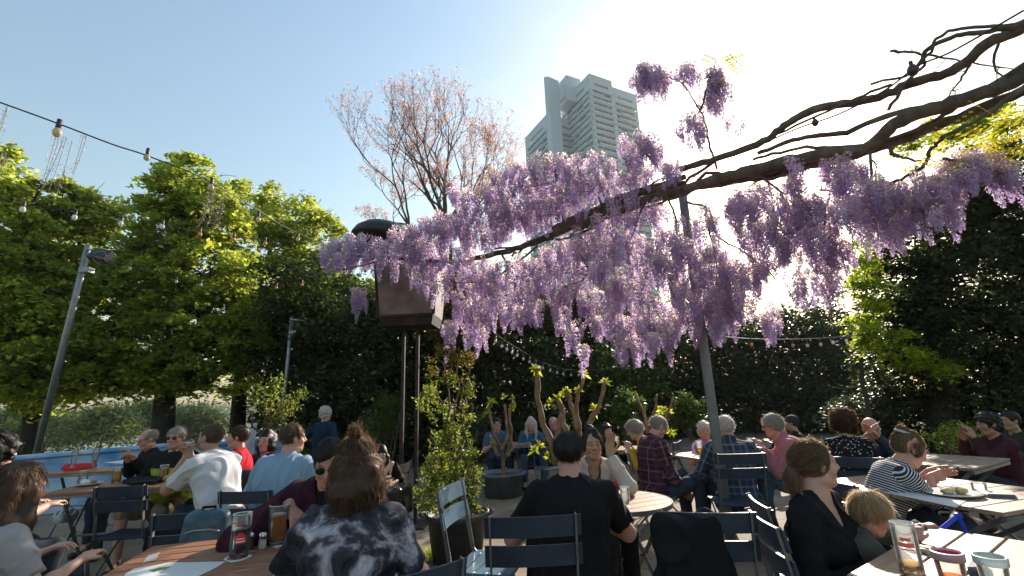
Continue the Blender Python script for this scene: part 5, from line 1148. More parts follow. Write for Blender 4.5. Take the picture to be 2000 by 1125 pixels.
    CK['black'] = person('broad man in a black T-shirt seen from behind at the round table', (1110, 884, 2.72), 4, V_, 1.10, 'm', .20, hyaw=4, hair='short', hcol='dark', shirt=cloth('black cotton', (.012, .012, .013)), face=False, skin='pink', trousers=blackj, arms=[(-.16, .34, .84), (.10, .36, .84)], armpole=[(-.8, -.3, -.7), (.9, -.3, -.6)], fat=.10, hseed=17, strands=2600, seat=[(-.26, .35, 0), (.26, .35, 0)])
    person('woman facing the camera in a cream cardigan, one hand raised by her face', (1157, 867, 3.65), 178, V_, .98, 'f', .20, hpitch=.03, hair='bun', hcol='dark', shirt=cloth('dark rust knit', (.10, .04, .035)), neck='v', sleeve='long', jacket=cloth('cream wool', (.62, .52, .45), transl=.2), trousers=blackj, skin='tan',
           arms=[('w', 1190, 890, 3.5), ('w', 1128, 905, 3.6)], hands=[((-.15, -.1, 1), (-.3, 1, 0)), ((.2, 0, .8), (0, 1, 0))], curl=(.28, .5), armpole=[(-.5, .2, -1), (.5, .2, -1)], hseed=18, strands=1200, seat=[(-.14, .5, 0), (.3, .62, 0)])
    person('woman with long dark hair in black at the back, beyond the cream cardigan', (1184, 842, 7.0), 150, F_, .95, 'f', .1, hair='long', hcol='dark', shirt=black, sleeve='long', hseed=19)
    person('woman with wavy grey hair in a yellow top, bowed over the table', (1238, 839, 6.1), -78, M_, 1, 'f', .30, hpitch=.35, hair='wavy', hcol='grey', shirt=cloth('mustard yellow knit', (.55, .33, .03)), sleeve='long', trousers=khaki, arms=[(-.08, .30, .86), (.08, .28, .86)], hseed=20, strands=800)
    person('grey haired man in a maroon check shirt sitting sideways with his head bowed', (1287, 834, 5.15), 78, M_, 1.08, 'm', .12, hpitch=.55, hyaw=0, hair='short', hcol='grey', shirt=pattern('maroon check cotton', 'plaid', (.055, .018, .030), (.10, .045, .06), (17, 0), (.30, .22, .24)), sleeve='long', neck='collar', skin='pink', trousers=cloth('dark slate jeans', (.04, .05, .07)),
           arms=[(-.05, .30, .56), (.10, .30, .54)], fat=.14, belly=.04, hseed=21, strands=900)
    person('white haired woman in a lilac top, half hidden by the steel pole', (1376, 842, 6.3), 190, M_, .95, 'f', .1, hair='wavy', hcol='white', shirt=cloth('lilac cotton', (.42, .18, .45)), skin='pink', hseed=22)
    person('white haired man in a blue check shirt, his back turned, behind the pole', (1417, 833, 4.9), 12, M_, 1.1, 'm', .16, hair='short', hcol='white', shirt=pattern('blue check cotton', 'plaid', (.03, .045, .075), (.09, .12, .17), (15, 0), (.34, .34, .36)), sleeve='long', neck='collar', skin='pink', face=False, trousers=cloth('charcoal jeans', (.03, .03, .035)), fat=.15, hseed=23, strands=900, arms=[(-.2, .36, .82), (.2, .36, .82)], seat=[(-.3, .3, 0), (.25, .35, 0)])
    person('man with swept grey hair in a pink shirt leaning left over the beer', (1508, 832, 5.1), -68, M_, 1.08, 'm', .42, hpitch=.12, hroll=.0, hair='crop', hcol='grey', shirt=cloth('faded pink cotton', (.50, .20, .22), transl=.12), sleeve='long', neck='collar', skin='pink', trousers=cloth('mid blue jeans', (.07, .11, .17)), glasses='thin', fat=.14,
           arms=[('w', 1492, 878, 5.0), ('w', 1489, 882, 4.9)], armpole=[(-.4, -.1, -1), (.4, -.1, -1)], hseed=24, strands=900)
    person('small dark capped man in black at the far back right of the pink shirt', (1545, 826, 7.2), -60, F_, 1, 'm', .05, hair='cap', hcol='dark', shirt=black, sleeve='long', skin='tan', hseed=25)
    # right
    person('woman with dark reddish curls in a black top with small white dots', (1648, 826, 4.5), 35, M_, 1, 'f', .10, hair='curly', hcol='auburn', shirt=pattern('black cotton with white dots', 'dots', (.012, .012, .014), (.6, .6, .6), (42, .23)), sleeve='long', glasses='thin', hseed=26, strands=3000, trousers=blackj)
    person('bald man in glasses with his hands raised before his face', (1702, 838, 4.75), 200, M_, 1.02, 'm', .22, hpitch=.1, hair='none', hcol='grey', glasses='thin', shirt=cloth('navy blazer', (.03, .045, .075)), sleeve='long', skin='pink', arms=[('w', 1712, 852, 4.55), ('w', 1692, 852, 4.55)], hands=[((.5, .2, .8), (1, .3, 0)), ((-.5, .2, .8), (-1, .3, 0))], curl=(.25, .25), armpole=[(-.7, 0, -1), (.7, 0, -1)], hseed=27)
    CK['stripe'] = person('woman in a navy and white striped top bowed over the wooden table', (1778, 878, 3.3), 100, V_, 1.0, 'f', .42, hpitch=.5, hair='bun', hcol='blond', shirt=pattern('navy and white stripes', 'stripe', (.03, .035, .06), (.72, .70, .68), (62, .36)), sleeve='half', skin='pink', trousers=denim,
           arms=[('w', 1812, 922, 3.4), ('w', 1815, 932, 3.3)], hands=[((.5, 1, .15), (1, -.2, .2)), ((-.2, 1, .1), (-1, -.2, .1))], curl=(.4, .5), armpole=[(-.6, 0, -1), (.6, 0, -1)], hseed=28, strands=5200, fold=.003)
    person('near woman with a low fair ponytail in a black V-neck blouse', (1592, 905, 2.3), 140, V_, 1.08, 'f', .06, hyaw=-46, hpitch=-.02, hair='tail_low', hcol='blond', shirt=cloth('black viscose', (.012, .012, .013)), neck='v', sleeve='long', skin='fair', trousers=blackj, arms=[(-.10, .30, .80), (.13, .26, .76)], armpole=[(-.3, -.3, -1), (.35, -.3, -1)], hseed=29, strands=9000, fold=.007, curl=(.6, .6))
    person('toddler with fine fair hair in an olive jacket reaching across the table', (1704, 1002, 2.22), 118, .0065, .70, 'f', .22, hpitch=.45, hair='bowl', hcol='lblond', shirt=cloth('olive cotton jacket', (.085, .085, .065)), sleeve='long', skin='pink', trousers=navy, arms=[('w', 1862, 1022, 2.36), ('w', 1790, 1056, 2.12)], armpole=[(-.3, 0, -1), (.6, 0, -.8)], hseed=30, strands=5200, fold=.005, curl=(.9, .5), seat=[(-.12, .3, 0), (.12, .3, 0)])
    person('shaded person in a dark maroon top at the far right, facing left', (1928, 828, 4.9), -82, M_, 1, 'f', .08, hpitch=.1, hair='wavy', hcol='dark', shirt=cloth('dark maroon cotton', (.06, .018, .025)), sleeve='long', skin='tan', arms=[(-.06, .28, 1.0), (.05, .30, .98)], armpole=[(-.4, 0, -1), (.4, 0, -1)], hseed=31)
    person('shaded person in olive behind the maroon one at the right edge', (1972, 822, 5.6), -90, F_, 1, 'm', .08, hair='short', hcol='dark', shirt=cloth('dark olive cotton', (.05, .05, .035)), sleeve='long', skin='tan', hseed=32)
people()
# ------------------------------------------------------------------ furniture
def wood(name, c1, c2, rough=.55, sc=3.0):
    m = mat(name, c1, rough, col2=c2, noise=.3, nscale=sc, bump=.12, bscale=40, stretch=(1.2, 14, 6), coat=.15); return m
W_RED = wood('varnished red brown planks', (.20, .085, .040), (.34, .16, .08))
W_PALE = wood('sun bleached planks', (.25, .15, .095), (.40, .27, .18), .5)
W_GREY = wood('weathered planks', (.20, .13, .085), (.32, .23, .16), .65)
STEELF = mat('grey flat steel', (.20, .20, .20), .42, .7, noise=.3, nscale=10)
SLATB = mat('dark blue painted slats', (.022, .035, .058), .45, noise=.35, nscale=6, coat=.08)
SLAT_SUN = mat('blue slats painted sunlit', (.10, .17, .24), .35, noise=.3, nscale=6, coat=.3)  # same blue slats, with sunlight put into the paler colour
SLATK = mat('brown black slats', (.045, .03, .03), .4, noise=.3, nscale=6)
CH_G = 'folding slatted garden chairs'
def chair_proto(ms):
    t = thing('folding_chair', 'x', 'chair', (0, 0, 0), 0, CH_G)
    for sx in (-1, 1):
        x = sx * .19; y0 = -.17
        mb = MB(); mb.bar((x, -.245, .875), (x, -.165, .46), .008, .026, (0, 1, 0)); mb.bar((x, -.165, .46), (x, .02, .25), .008, .026, (0, 1, 0)); mb.bar((x, .02, .25), (x, .21, .012), .008, .026, (0, 1, 0)); mb.build('front_leg', STEELF, t)
        x2 = sx * .176; mb = MB(); mb.bar((x2, .19, .435), (x2, -.02, .24), .008, .022, (0, 1, 0)); mb.bar((x2, -.02, .24), (x2, -.24, .012), .008, .022, (0, 1, 0)); mb.build('rear_leg', STEELF, t)
        mb = MB(); mb.bar((x2 - sx * .012, -.16, .437), (x2 - sx * .012, .20, .437), .02, .014); mb.build('seat_rail', STEELF, t)
    for (y, z) in ((.16, .075), (-.2, .06)):
        mb = MB(); mb.tube([(-.18, y, z), (.18, y, z)], .006, 6); mb.build('stretcher', STEELF, t)
    for i in range(5):
        y = -.135 + i * .073; mb = MB(); n = 8; hw = .031
        vs = []
        for j in range(n + 1):
            u = -1 + 2 * j / n; x = u * .205; z = .452 - .010 * (1 - u * u)
            vs += [(x, y - hw, z), (x, y + hw, z), (x, y + hw, z - .013), (x, y - hw, z - .013)]
        fs = []
        for j in range(n):
            a = j * 4; fs += [(a, a + 4, a + 5, a + 1), (a + 1, a + 5, a + 6, a + 2), (a + 2, a + 6, a + 7, a + 3), (a + 3, a + 7, a + 4, a)]
        fs += [(0, 1, 2, 3), (n * 4 + 3, n * 4 + 2, n * 4 + 1, n * 4)]; mb.add(vs, fs); mb.build('seat_slat', ms, t)
    for (zc, yc, h) in ((.825, -.243, .088), (.705, -.222, .088)):
        mb = MB(); n = 8; vs = []
        for j in range(n + 1):
            u = -1 + 2 * j / n; x = u * .215; y = yc - .022 * (1 - u * u) + .008
            for (dy, z) in ((-.006, zc + h / 2), (.007, zc + h / 2), (.007 + .016, zc - h / 2), (-.006 + .016, zc - h / 2)): vs.append((x, y + dy, z))
        fs = []
        for j in range(n):
            a = j * 4; fs += [(a, a + 4, a + 5, a + 1), (a + 1, a + 5, a + 6, a + 2), (a + 2, a + 6, a + 7, a + 3), (a + 3, a + 7, a + 4, a)]
        fs += [(0, 1, 2, 3), (n * 4 + 3, n * 4 + 2, n * 4 + 1, n * 4)]; mb.add(vs, fs); mb.build('back_slat', ms, t)
    return t
protos = {}; used_ = {}
def chair(label, x, y, yaw, ms='dark', z=0, s=1.0):
    M_ = {'dark': SLATB, 'light': SLAT_SUN, 'brown': SLATK}[ms]
    if ms not in protos: protos[ms] = o = chair_proto(M_)
    else: o = copy_tree(protos[ms])
    o.location = (x, y, z); o.rotation_euler = (0, 0, -R(yaw)); o.scale = (s, s, s); o['label'] = label; return o
def chair_at(label, px, py, yaw, ms='dark', zt=.86, s=1.0):
    """px, py: the middle of the top slat"""
    p = atz(px, py, zt * s); a = -R(yaw); return chair(label, p.x - (.24 * math.sin(a)) * s, p.y + .24 * math.cos(a) * s, yaw, ms, 0, s)
chair_at('dark blue chair behind the near left table, a backpack leaning on it', 370, 1004, -12, s=1.0)
chair_at('empty dark blue chair drawn up to the long left table', 235, 952, -6)
chair_at('dark chair under the white T-shirt man, a black jacket over its back', 470, 930, -62)
chair_at('dark blue chair back below the man in the light blue T-shirt', 478, 962, 4)
chair_at('brown slatted chair facing left beside the steel posts', 786, 908, -78, 'brown')
t7 = chair_at('blue chair standing side on by the big plant pot, sunlight painted into its slats', 880, 951, 104, 'light', s=1.06)
chair_at('dark blue chair under the man in the black T-shirt', 1040, 1012, 0, s=1.06)
chair_at('dark blue chair at the bottom centre with a black jacket over its back', 1378, 1004, 12, s=1.04)
chair_at('dark chair turned side on by the black V-neck woman, nearer of the pair', 1490, 1016, 98)
chair_at('dark chair turned side on by the pole, behind its twin', 1482, 982, 102)
chair_at('dark chair facing away just right of the grey pole, under the blue check shirt', 1445, 888, 6, s=1.05)
chair_at('chair back just entering the picture at the bottom, below the plant pot', 812, 1122, -38)
chair('grey framed chair under the man in the maroon check shirt', 1.44, 5.30, 100)
chair_at('dark chair at the far table below the blonde woman in blue', 1066, 861, 8)
chair('steel framed chair under the child at the lower left', -2.15, 2.0, 18, 'dark', s=.95)
chair('dark empty chair by the low table at the lower left, a cycle helmet on it', -1.86, 2.18, 95, 'dark', s=.9)
chair('chair under the pink shirted man', 3.08, 5.2, -68)
chair('chair under the striped woman', 2.28, 3.22, 88)
chair('chair under the woman in yellow', 1.85, 6.34, -60)
chair('chair under the woman with dark reddish curls', 3.05, 4.44, 35)
chair('chair under the cream cardigan woman', .56, 3.86, 178)
chair('chair under the red T-shirt man', -2.9, 5.1, -112)
chair('chair under the cycling jersey man', -3.7, 5.3, 172)
chair('chair under the tie-dye woman', -.66, 1.98, -8)
# ---- tables
def table(label, O, u, v, Lu, Lv, top_z, wm, n, along='u', edge=STEELF, legs='x', cat='table', group='wooden slatted garden tables'):
    """O: one corner (x,y); u, v: directions of its sides; planks run along u"""
    u = Vector((*u, 0)).normalized(); v = Vector((*v, 0)); v = (v - u * v.dot(u)).normalized(); c = Vector((*O, 0)) + u * Lu / 2 + v * Lv / 2
    t = thing('garden_table', label, cat, tuple(c), math.atan2(u.y, u.x), group)
    sg = 1 if u.cross(v).z > 0 else -1
    w = Lv / n
    for i in range(n):
        mb = MB(); mb.box((0, -Lv / 2 + w * (i + .5), top_z - .012), (Lu, w - .009, .024), None, .003); mb.build('plank', wm, t)
    mb = MB()
    for x in (-Lu / 2 + .14, Lu / 2 - .14): mb.box((x, 0, top_z - .036), (.035, Lv - .05, .018))
    mb.build('crossbar', edge, t)
    mb = MB()
    for y in (-Lv / 2 + .015, Lv / 2 - .015): mb.box((0, y, top_z - .04), (Lu - .03, .02, .026))
    mb.build('side_rail', edge, t)
    for x in (-Lu / 2 + .14, Lu / 2 - .14):
        for s_ in (-1, 1):
            mb = MB(); mb.bar((x + .012 * s_, -s_ * (Lv / 2 - .07), top_z - .052), (x + .012 * s_, s_ * (Lv / 2 - .05), .012), .012, .03, (0, 1, 0)); mb.build('leg', edge, t)
    mb = MB(); mb.tube([(-Lu / 2 + .14, 0, top_z * .47), (Lu / 2 - .14, 0, top_z * .47)], .009, 6); mb.build('stretcher', edge, t)
    return t
ZL = .80
def tz(px, py, z): p = atz(px, py, z); return (p.x, p.y)
table('near left table of red brown planks with the cola glass and amber beer', (-1.88, 2.56), (.966, .258), (.258, -.966), 1.25, .72, ZL, W_RED, 7)
table('long wooden table at the left with a plate and two beer mugs', (-4.30, 4.36), (.975, .22), (-.22, .975), 2.15, .60, ZL, W_RED, 6)
table('narrow wooden table nearest the blue wall, two tall wheat glasses on it', (-5.85, 5.95), (.98, .1), (-.1, .98), 1.75, .5, ZL, W_RED, 5)
table('small wooden table edge behind the topknot woman with plates', (-1.13, 4.15), (-.95, -.02), (-.05, .95), .8, .7, .78, W_PALE, 6)
table('near right table of sunlit planks with the empty beer mug and cups', (2.10, 2.60), (-.82, -.57), (.57, -.82), 1.02, .85, .74, W_PALE, 6)
table('long planked table under the bowed striped woman', (2.70, 2.80), (.93, .30), (-.30, .93), .95, 1.20, .74, W_PALE, 8)
table('grey planked table at the far right behind the striped woman', (3.92, 4.23), (.86, .5), (-.4, .9), .95, .75, .74, W_GREY, 7)
table('sunlit table at the foot of the blossom between the check shirts and the pink shirt', (2.06, 5.52), (.93, .34), (-.2, .93), .90, .62, .74, W_PALE, 6)
table('distant dark table in front of the blonde woman in blue', (-.16, 8.18), (1, -.05), (0, 1), .80, .6, .74, W_GREY, 6)
table('distant table in front of the grey haired woman in yellow', (1.38, 6.75), (1, -.3), (.2, 1), .6, .6, .74, W_PALE, 6)
def round_table():
    c = (.69, 3.52); t = thing('round_table', 'round wooden table with a steel rim between the black T-shirt man and the woman', 'table', (*c, 0), R(25)); r = .37; n = 7
    for i in range(n):
        y0 = -r + 2 * r * i / n + .004; y1 = -r + 2 * r * (i + 1) / n - .004; pts = []
        def xr(y): return math.sqrt(max(r * r - y * y, 0)) - .004
        m = 5; ys = [y0 + (y1 - y0) * j / m for j in range(m + 1)]; poly = [(-xr(y), y) for y in ys] + [(xr(y), y) for y in reversed(ys)]
        vs = [(x, y, .74) for x, y in poly] + [(x, y, .718) for x, y in poly]; k = len(poly)
        mb = MB(); mb.add(vs, [tuple(range(k))[::-1], tuple(range(k, 2 * k))] + [(j, (j + 1) % k, k + (j + 1) % k, k + j) for j in range(k)]); mb.build('plank', W_PALE, t)
    mb = MB(); mb.lathe([(r + .001, .712), (r + .007, .712), (r + .007, .741), (r + .001, .741), (r + .001, .712)], (0, 0, 0), 48, smooth=False); mb.build('rim', STEELF, t)
    mb = MB(); mb.box((0, 0, .704), (2 * r - .08, .03, .014)); mb.box((0, .22, .704), (.5, .03, .0139)); mb.box((0, -.22, .704), (.5, .03, .0139)); mb.build('crossbar', STEELF, t)
    for x in (-.2, .2):
        for s_ in (-1, 1):
            mb = MB(); mb.bar((x + .01 * s_, -s_ * .24, .697), (x + .01 * s_, s_ * .27, .012), .012, .03, (0, 1, 0)); mb.build('leg', STEELF, t)
    mb = MB(); mb.tube([(-.2, 0, .36), (.2, 0, .36)], .008, 6); mb.build('stretcher', STEELF, t)
round_table()
# ---- glasses, crockery and small things on the tables
GL = glass('clear glass'); GLR = glass('pinkish clear plastic', (1, .75, .72)); 
def liquid(name, col, e=.5): 
    if name in MATS: return MATS[name]
    m = bpy.data.materials.new(name); nt, N, L = nodes(m); N.remove(N['Principled BSDF']); c_ = [min(1, x * 1.25) for x in col]
    r = N.new('ShaderNodeBsdfRefraction'); r.inputs['Color'].default_value = (*c_, 1); r.inputs['IOR'].default_value = 1.2; r.inputs['Roughness'].default_value = .06
    t = N.new('ShaderNodeBsdfTranslucent'); t.inputs[0].default_value = (*c_, 1); d = N.new('ShaderNodeBsdfDiffuse'); d.inputs[0].default_value = (*c_, 1)
    a = N.new('ShaderNodeMixShader'); a.inputs[0].default_value = .45; L.new(t.outputs[0], a.inputs[1]); L.new(d.outputs[0], a.inputs[2]); c = N.new('ShaderNodeMixShader'); c.inputs[0].default_value = .40; L.new(a.outputs[0], c.inputs[1]); L.new(r.outputs[0], c.inputs[2]); L.new(c.outputs[0], N['Material Output'].inputs[0]); MATS[name] = m; return m
AMBER = liquid('amber beer', (.80, .34, .05)); GOLD = liquid('golden beer', (.80, .52, .09)); COLA = mat('cola', (.015, .006, .004), .1); FOAM = mat('beer foam', (.75, .68, .55), .8, transl=.3); JUICE = liquid('orange juice', (.8, .38, .06)); WATER_ = glass('water', (.9, .95, .95))
RED_PR = mat('red print', (.65, .04, .04), .5); CARD = mat('white beer mat card', (.72, .70, .66), .8); CHINA = mat('white china', (.70, .68, .64), .25)
def on(px, py, z): return atz(px, py, z)
def tumbler(name, label, px, py, z, r, h, fill=None, lvl=.7, foam=False, handle=0, cat='glass', flare=1.0, group=None, ribs=False, gm=None):
    p = on(px, py, z); t = thing(name, label, cat, (p.x, p.y, z + .001), R(rnd.uniform(0, 40)) if not handle else 0, group); gm = gm or GL
    mb = MB(); R1 = r * flare; n = 28
    pr = [(r * .2, .002), (r * .98, .002), (r, .01)] + [(r + (R1 - r) * i / 5, .01 + (h - .01) * i / 5) for i in range(1, 6)] + [(R1 - .0015, h + .002), (R1 - .003, h)] + [(r + (R1 - r) * i / 5 - .003, .012 + (h - .012) * i / 5) for i in range(4, -1, -1)] + [(r * .2, .010)]
    if ribs: pr = [(a * (1 + (.02 if i % 2 else 0)), b) for i, (a, b) in enumerate(pr)]
    mb.lathe(pr, (0, 0, 0), n); mb.build('glass_wall', gm, t)
    mb = MB(); mb.lathe([(R1 - .004, h - .001), (R1 + .0008, h), (R1 + .0008, h + .003), (R1 - .004, h + .003), (R1 - .004, h - .001)], (0, 0, 0), n); mb.build('rim', mat('painted rim glint', (.75, .78, .78), .08, transl=.4), t)  # opaque pale ring paints the glint along the rim
    if fill:
        hz = h * lvl; rt = r + (R1 - r) * lvl - .004; mb = MB(); mb.lathe([(.001, .013), (r - .004, .013), (rt, hz), (.001, hz)], (0, 0, 0), n); mb.build('drink', fill, t)
        if foam: mb = MB(); mb.lathe([(.001, hz + .001), (rt, hz + .001), (rt + .0005, hz + .012), (.001, hz + .014)], (0, 0, 0), n); mb.build('foam', FOAM, t)
    if handle:
        mb = MB(); a = R(handle); d = Vector((math.cos(a), math.sin(a), 0)); mb.tube([d * (r * .96) + Vector((0, 0, h * .78)), d * (r + .032) + Vector((0, 0, h * .74)), d * (r + .040) + Vector((0, 0, h * .5)), d * (r + .034) + Vector((0, 0, h * .27)), d * (r * .96) + Vector((0, 0, h * .2))], .0065, 8); mb.build('handle', GL, t)
    return t
def badge(t, r, z0, z1, half, face, m, name='print', extra=()):
    """a curved printed patch on a glass, turned toward `face` (angle)"""
    mb = MB(); n = 8; vs = []
    for i in range(n + 1):
        a = face - half + 2 * half * i / n
        vs += [((r + .0012) * math.cos(a), (r + .0012) * math.sin(a), z) for z in (z0, z1)]
    mb.add(vs, [(2 * i, 2 * i + 2, 2 * i + 3, 2 * i + 1) for i in range(n)]); return mb.build(name, m, t)
def facing(t):
    p = t.location; return math.atan2(-p.y, -p.x) - t.rotation_euler.z
t = tumbler('cola_glass', 'tall glass of dark cola with a red badge on a beer mat', 466, 1088, ZL + .004, .040, .180, COLA, .66)
f = facing(t)
badge(t, .040, .062, .096, .55, f, RED_PR, 'badge'); badge(t, .0402, .068, .0735, .46, f, CARD, 'badge_line'); badge(t, .0402, .080, .0845, .38, f, CARD, 'badge_line'); badge(t, .040, .096, .106, .33, f, RED_PR, 'badge_crest')
tumbler('beer_mug', 'large mug of amber beer with a handle near the topknot woman', 541, 1062, ZL, .049, .178, AMBER, .74, True, 190, 'beer mug')
def shaker(label, px, py, m):
    p = on(px, py, ZL); t = thing('shaker', label, 'shaker', (p.x, p.y, ZL + .001), 0, 'salt and pepper shakers')
    mb = MB(); mb.lathe([(.001, 0), (.020, 0), (.019, .03), (.017, .055), (.001, .055)], (0, 0, 0), 10, smooth=False); mb.build('jar', GL, t)
    mb = MB(); mb.lathe([(.001, .002), (.016, .002), (.015, .042), (.001, .042)], (0, 0, 0), 10); mb.build('spice', m, t)
    mb = MB(); mb.lathe([(.0185, .056), (.019, .068), (.012, .075), (.001, .076)], (0, 0, 0), 14); mb.build('lid', mat('chrome lid', (.6, .6, .58), .2, 1.0), t)
shaker('pepper shaker with brown contents beside the cola glass', 487, 1073, mat('ground pepper', (.16, .10, .06), .9)); shaker('salt shaker with white contents between cola glass and beer mug', 512, 1073, mat('table salt', (.75, .73, .68), .8))
def flat(name, label, cat, corners, z, th, m, group=None):
    P = [on(px, py, z) for px, py in corners]; c = sum(P, Vector()) / len(P); n = len(P); mb = MB()
    vs = [(q.x - c.x, q.y - c.y, th) for q in P] + [(q.x - c.x, q.y - c.y, 0) for q in P]
    a = sum((P[i].x * P[(i + 1) % n].y - P[(i + 1) % n].x * P[i].y) for i in range(n)); tp = tuple(range(n)) if a > 0 else tuple(range(n))[::-1]
    mb.add(vs, [tp, tuple(i + n for i in tp[::-1])] + [(tp[(i + 1) % n], tp[i], tp[i] + n, tp[(i + 1) % n] + n) for i in range(n)]); o = mb.build(name, m); o.location = (c.x, c.y, z + .001); return tag(o, label, cat, group)
bm = flat('beer_mat', 'white hexagonal beer mat with red print under the cola glass', 'beer mat', [(436, 1094), (452, 1099), (474, 1095), (492, 1087), (478, 1081), (452, 1084)], ZL, .0025, CARD)
mb = MB(); mb.lathe([(.036, .0028), (.043, .0028)], (0, 0, 0), 24, smooth=False); mb.build('print', RED_PR, bm)
flat('beer_mat', 'white beer mat under the large amber beer mug', 'beer mat', [(518, 1064), (540, 1071), (562, 1062), (556, 1053), (530, 1055)], ZL, .0012, CARD)
menu = mat('glossy menu paper', (.72, .71, .68), .35, noise=.05, nscale=3)
m1 = flat('menu_sheet', 'white menu sheet with a leaf green picture on the near left table corner', 'menu', [(245, 1122), (262, 1112), (330, 1100), (440, 1098), (425, 1108), (340, 1150), (225, 1150)], ZL, .002, menu)
P_ = on(308, 1114, ZL); mb = MB(); pts = [on(px, py, ZL) for px, py in ((290, 1116), (312, 1110), (335, 1108), (322, 1114), (300, 1119))]
mb.add([(q.x - m1.location.x, q.y - m1.location.y, .0028) for q in pts], [(4, 3, 2, 1, 0)[::1]]); mb.build('picture', mat('olive green print', (.12, .17, .06), .5), m1)
flat('card', 'small grey printed card lying on the near left table', 'card', [(276, 1102), (290, 1085), (312, 1079), (303, 1095)], ZL, .0012, mat('grey card', (.30, .28, .27), .6))
def plate(label, px, py, z, r, food=None, cat='plate'):
    p = on(px, py, z); t = thing('plate', label, cat, (p.x, p.y, z + .001)); mb = MB(); mb.lathe([(.001, .004), (r * .62, .004), (r, .019), (r * 1.0, .022), (r * .62, .010), (.001, .008)], (0, 0, 0), 32); mb.build('dish', CHINA, t)
    if food:
        rr = random.Random(int(px))
        for i, (nm, c, s_) in enumerate(food):
            mb = MB(); x, y = rr.uniform(-.4, .4) * r, rr.uniform(-.3, .3) * r; mb.ball((x, y, .012 + s_ * .45), (s_, s_ * .75, s_ * .5), 8, Matrix.Rotation(rr.uniform(0, 3), 3, 'Z')); mb.build(nm, mat('food ' + nm, c, .7, noise=.3, nscale=60, bump=.4, bscale=90), t)
    return t
plate('plate half hidden by the topknot woman, near the maroon jacketed man', 592, 1038, ZL, .10)
tumbler('small_dish', 'small white bowl by the hand of the maroon jacketed man', 600, 1012, ZL + .0, .045, .03, None, cat='bowl', flare=1.25, gm=CHINA)
# left tables
tumbler('beer_mug', 'empty beer mug with handle standing by the plate on the long left table', 160, 948, ZL, .038, .135, None, 0, False, 170, 'beer mug')
tumbler('beer_mug', 'mug of golden beer with foam in the middle of the long left table', 226, 943, ZL, .040, .145, GOLD, .72, True, 170, 'beer mug')
tumbler('beer_mug', 'mug of golden beer at the elbow of the white T-shirt man', 318, 938, ZL, .040, .145, GOLD, .74, True, 170, 'beer mug')
plate('pale plate with a napkin on the long left table', 172, 948, ZL, .13, [('napkin', (.7, .68, .64), .05), ('crust', (.35, .2, .1), .03)])
def wheat(label, px, py, z, lv):
    p = on(px, py, z); t = thing('wheat_beer_glass', label, 'glass', (p.x, p.y, z + .001)); pr = [(.030, 0), (.028, .02), (.022, .05), (.024, .09), (.032, .15), (.037, .20), (.034, .235)]
    mb = MB(); mb.lathe([(.001, 0)] + pr + [(a - .0025, b) for a, b in reversed(pr)], (0, 0, 0), 22); mb.build('glass_wall', GL, t); mb = MB(); mb.lathe([(.031, .233), (.0355, .235), (.0355, .238), (.031, .238)], (0, 0, 0), 22); mb.build('rim', mat('painted rim glint', (.75, .78, .78), .08), t)  # pale ring stands for the highlight on the glass edge
    if lv: mb = MB(); q = [(a - .004, b + .006) for a, b in pr if b <= lv]; mb.lathe([(.001, .006)] + q + [(.001, q[-1][1])], (0, 0, 0), 20); mb.build('drink', AMBER, t); 
wheat('empty tall wheat beer glass on the table nearest the blue wall', 141, 917, ZL, 0); wheat('tall wheat beer glass with some amber beer left', 183, 913, ZL, .10)
flat('red_cloth', 'red folded cloth lying on the table nearest the blue wall', 'cloth', [(118, 917), (128, 909), (178, 907), (190, 911), (170, 916), (130, 921)], ZL, .02, cloth('red cotton cloth', (.55, .03, .03)))
flat('dark_cloth', 'dark crumpled cap on the long left table before the jersey man', 'cap', [(238, 944), (262, 936), (306, 934), (322, 940), (300, 947), (255, 949)], ZL, .03, cloth('black nylon', (.012, .012, .014)))
flat('menu_card', 'white menu card held by the man in the black sweater', 'menu', [(205, 904), (238, 900), (270, 890), (240, 906)], .93, .004, CARD)
# table behind the topknot woman
flat('tray', 'wooden tray with papers on the small table behind the topknot woman', 'tray', [(712, 944), (722, 932), (776, 930), (760, 944)], .785, .012, W_PALE)
# round table
tumbler('bottle_glass', 'tilted clear glass lying by the pink bottle on the round table', 1222, 982, .74, .03, .10, None)
def bottle():
    p = on(1202, 966, .74); t = thing('bottle', 'clear long necked bottle half full of pink drink on the round table', 'bottle', (p.x, p.y, .741)); pr = [(.001, 0), (.029, .001), (.030, .01), (.030, .10), (.024, .13), (.012, .16), (.0115, .205), (.014, .207), (.014, .222), (.011, .223)]
    mb = MB(); mb.lathe(pr, (0, 0, 0), 22); mb.build('glass_wall', GL, t); mb = MB(); mb.lathe([(.001, .004), (.027, .005), (.027, .062), (.001, .062)], (0, 0, 0), 18); mb.build('drink', liquid('pink drink', (.75, .10, .13)), t); mb = MB(); mb.lathe([(.0305, .07), (.0305, .088)], (0, 0, 0), 22); mb.build('label', RED_PR, t)
bottle()
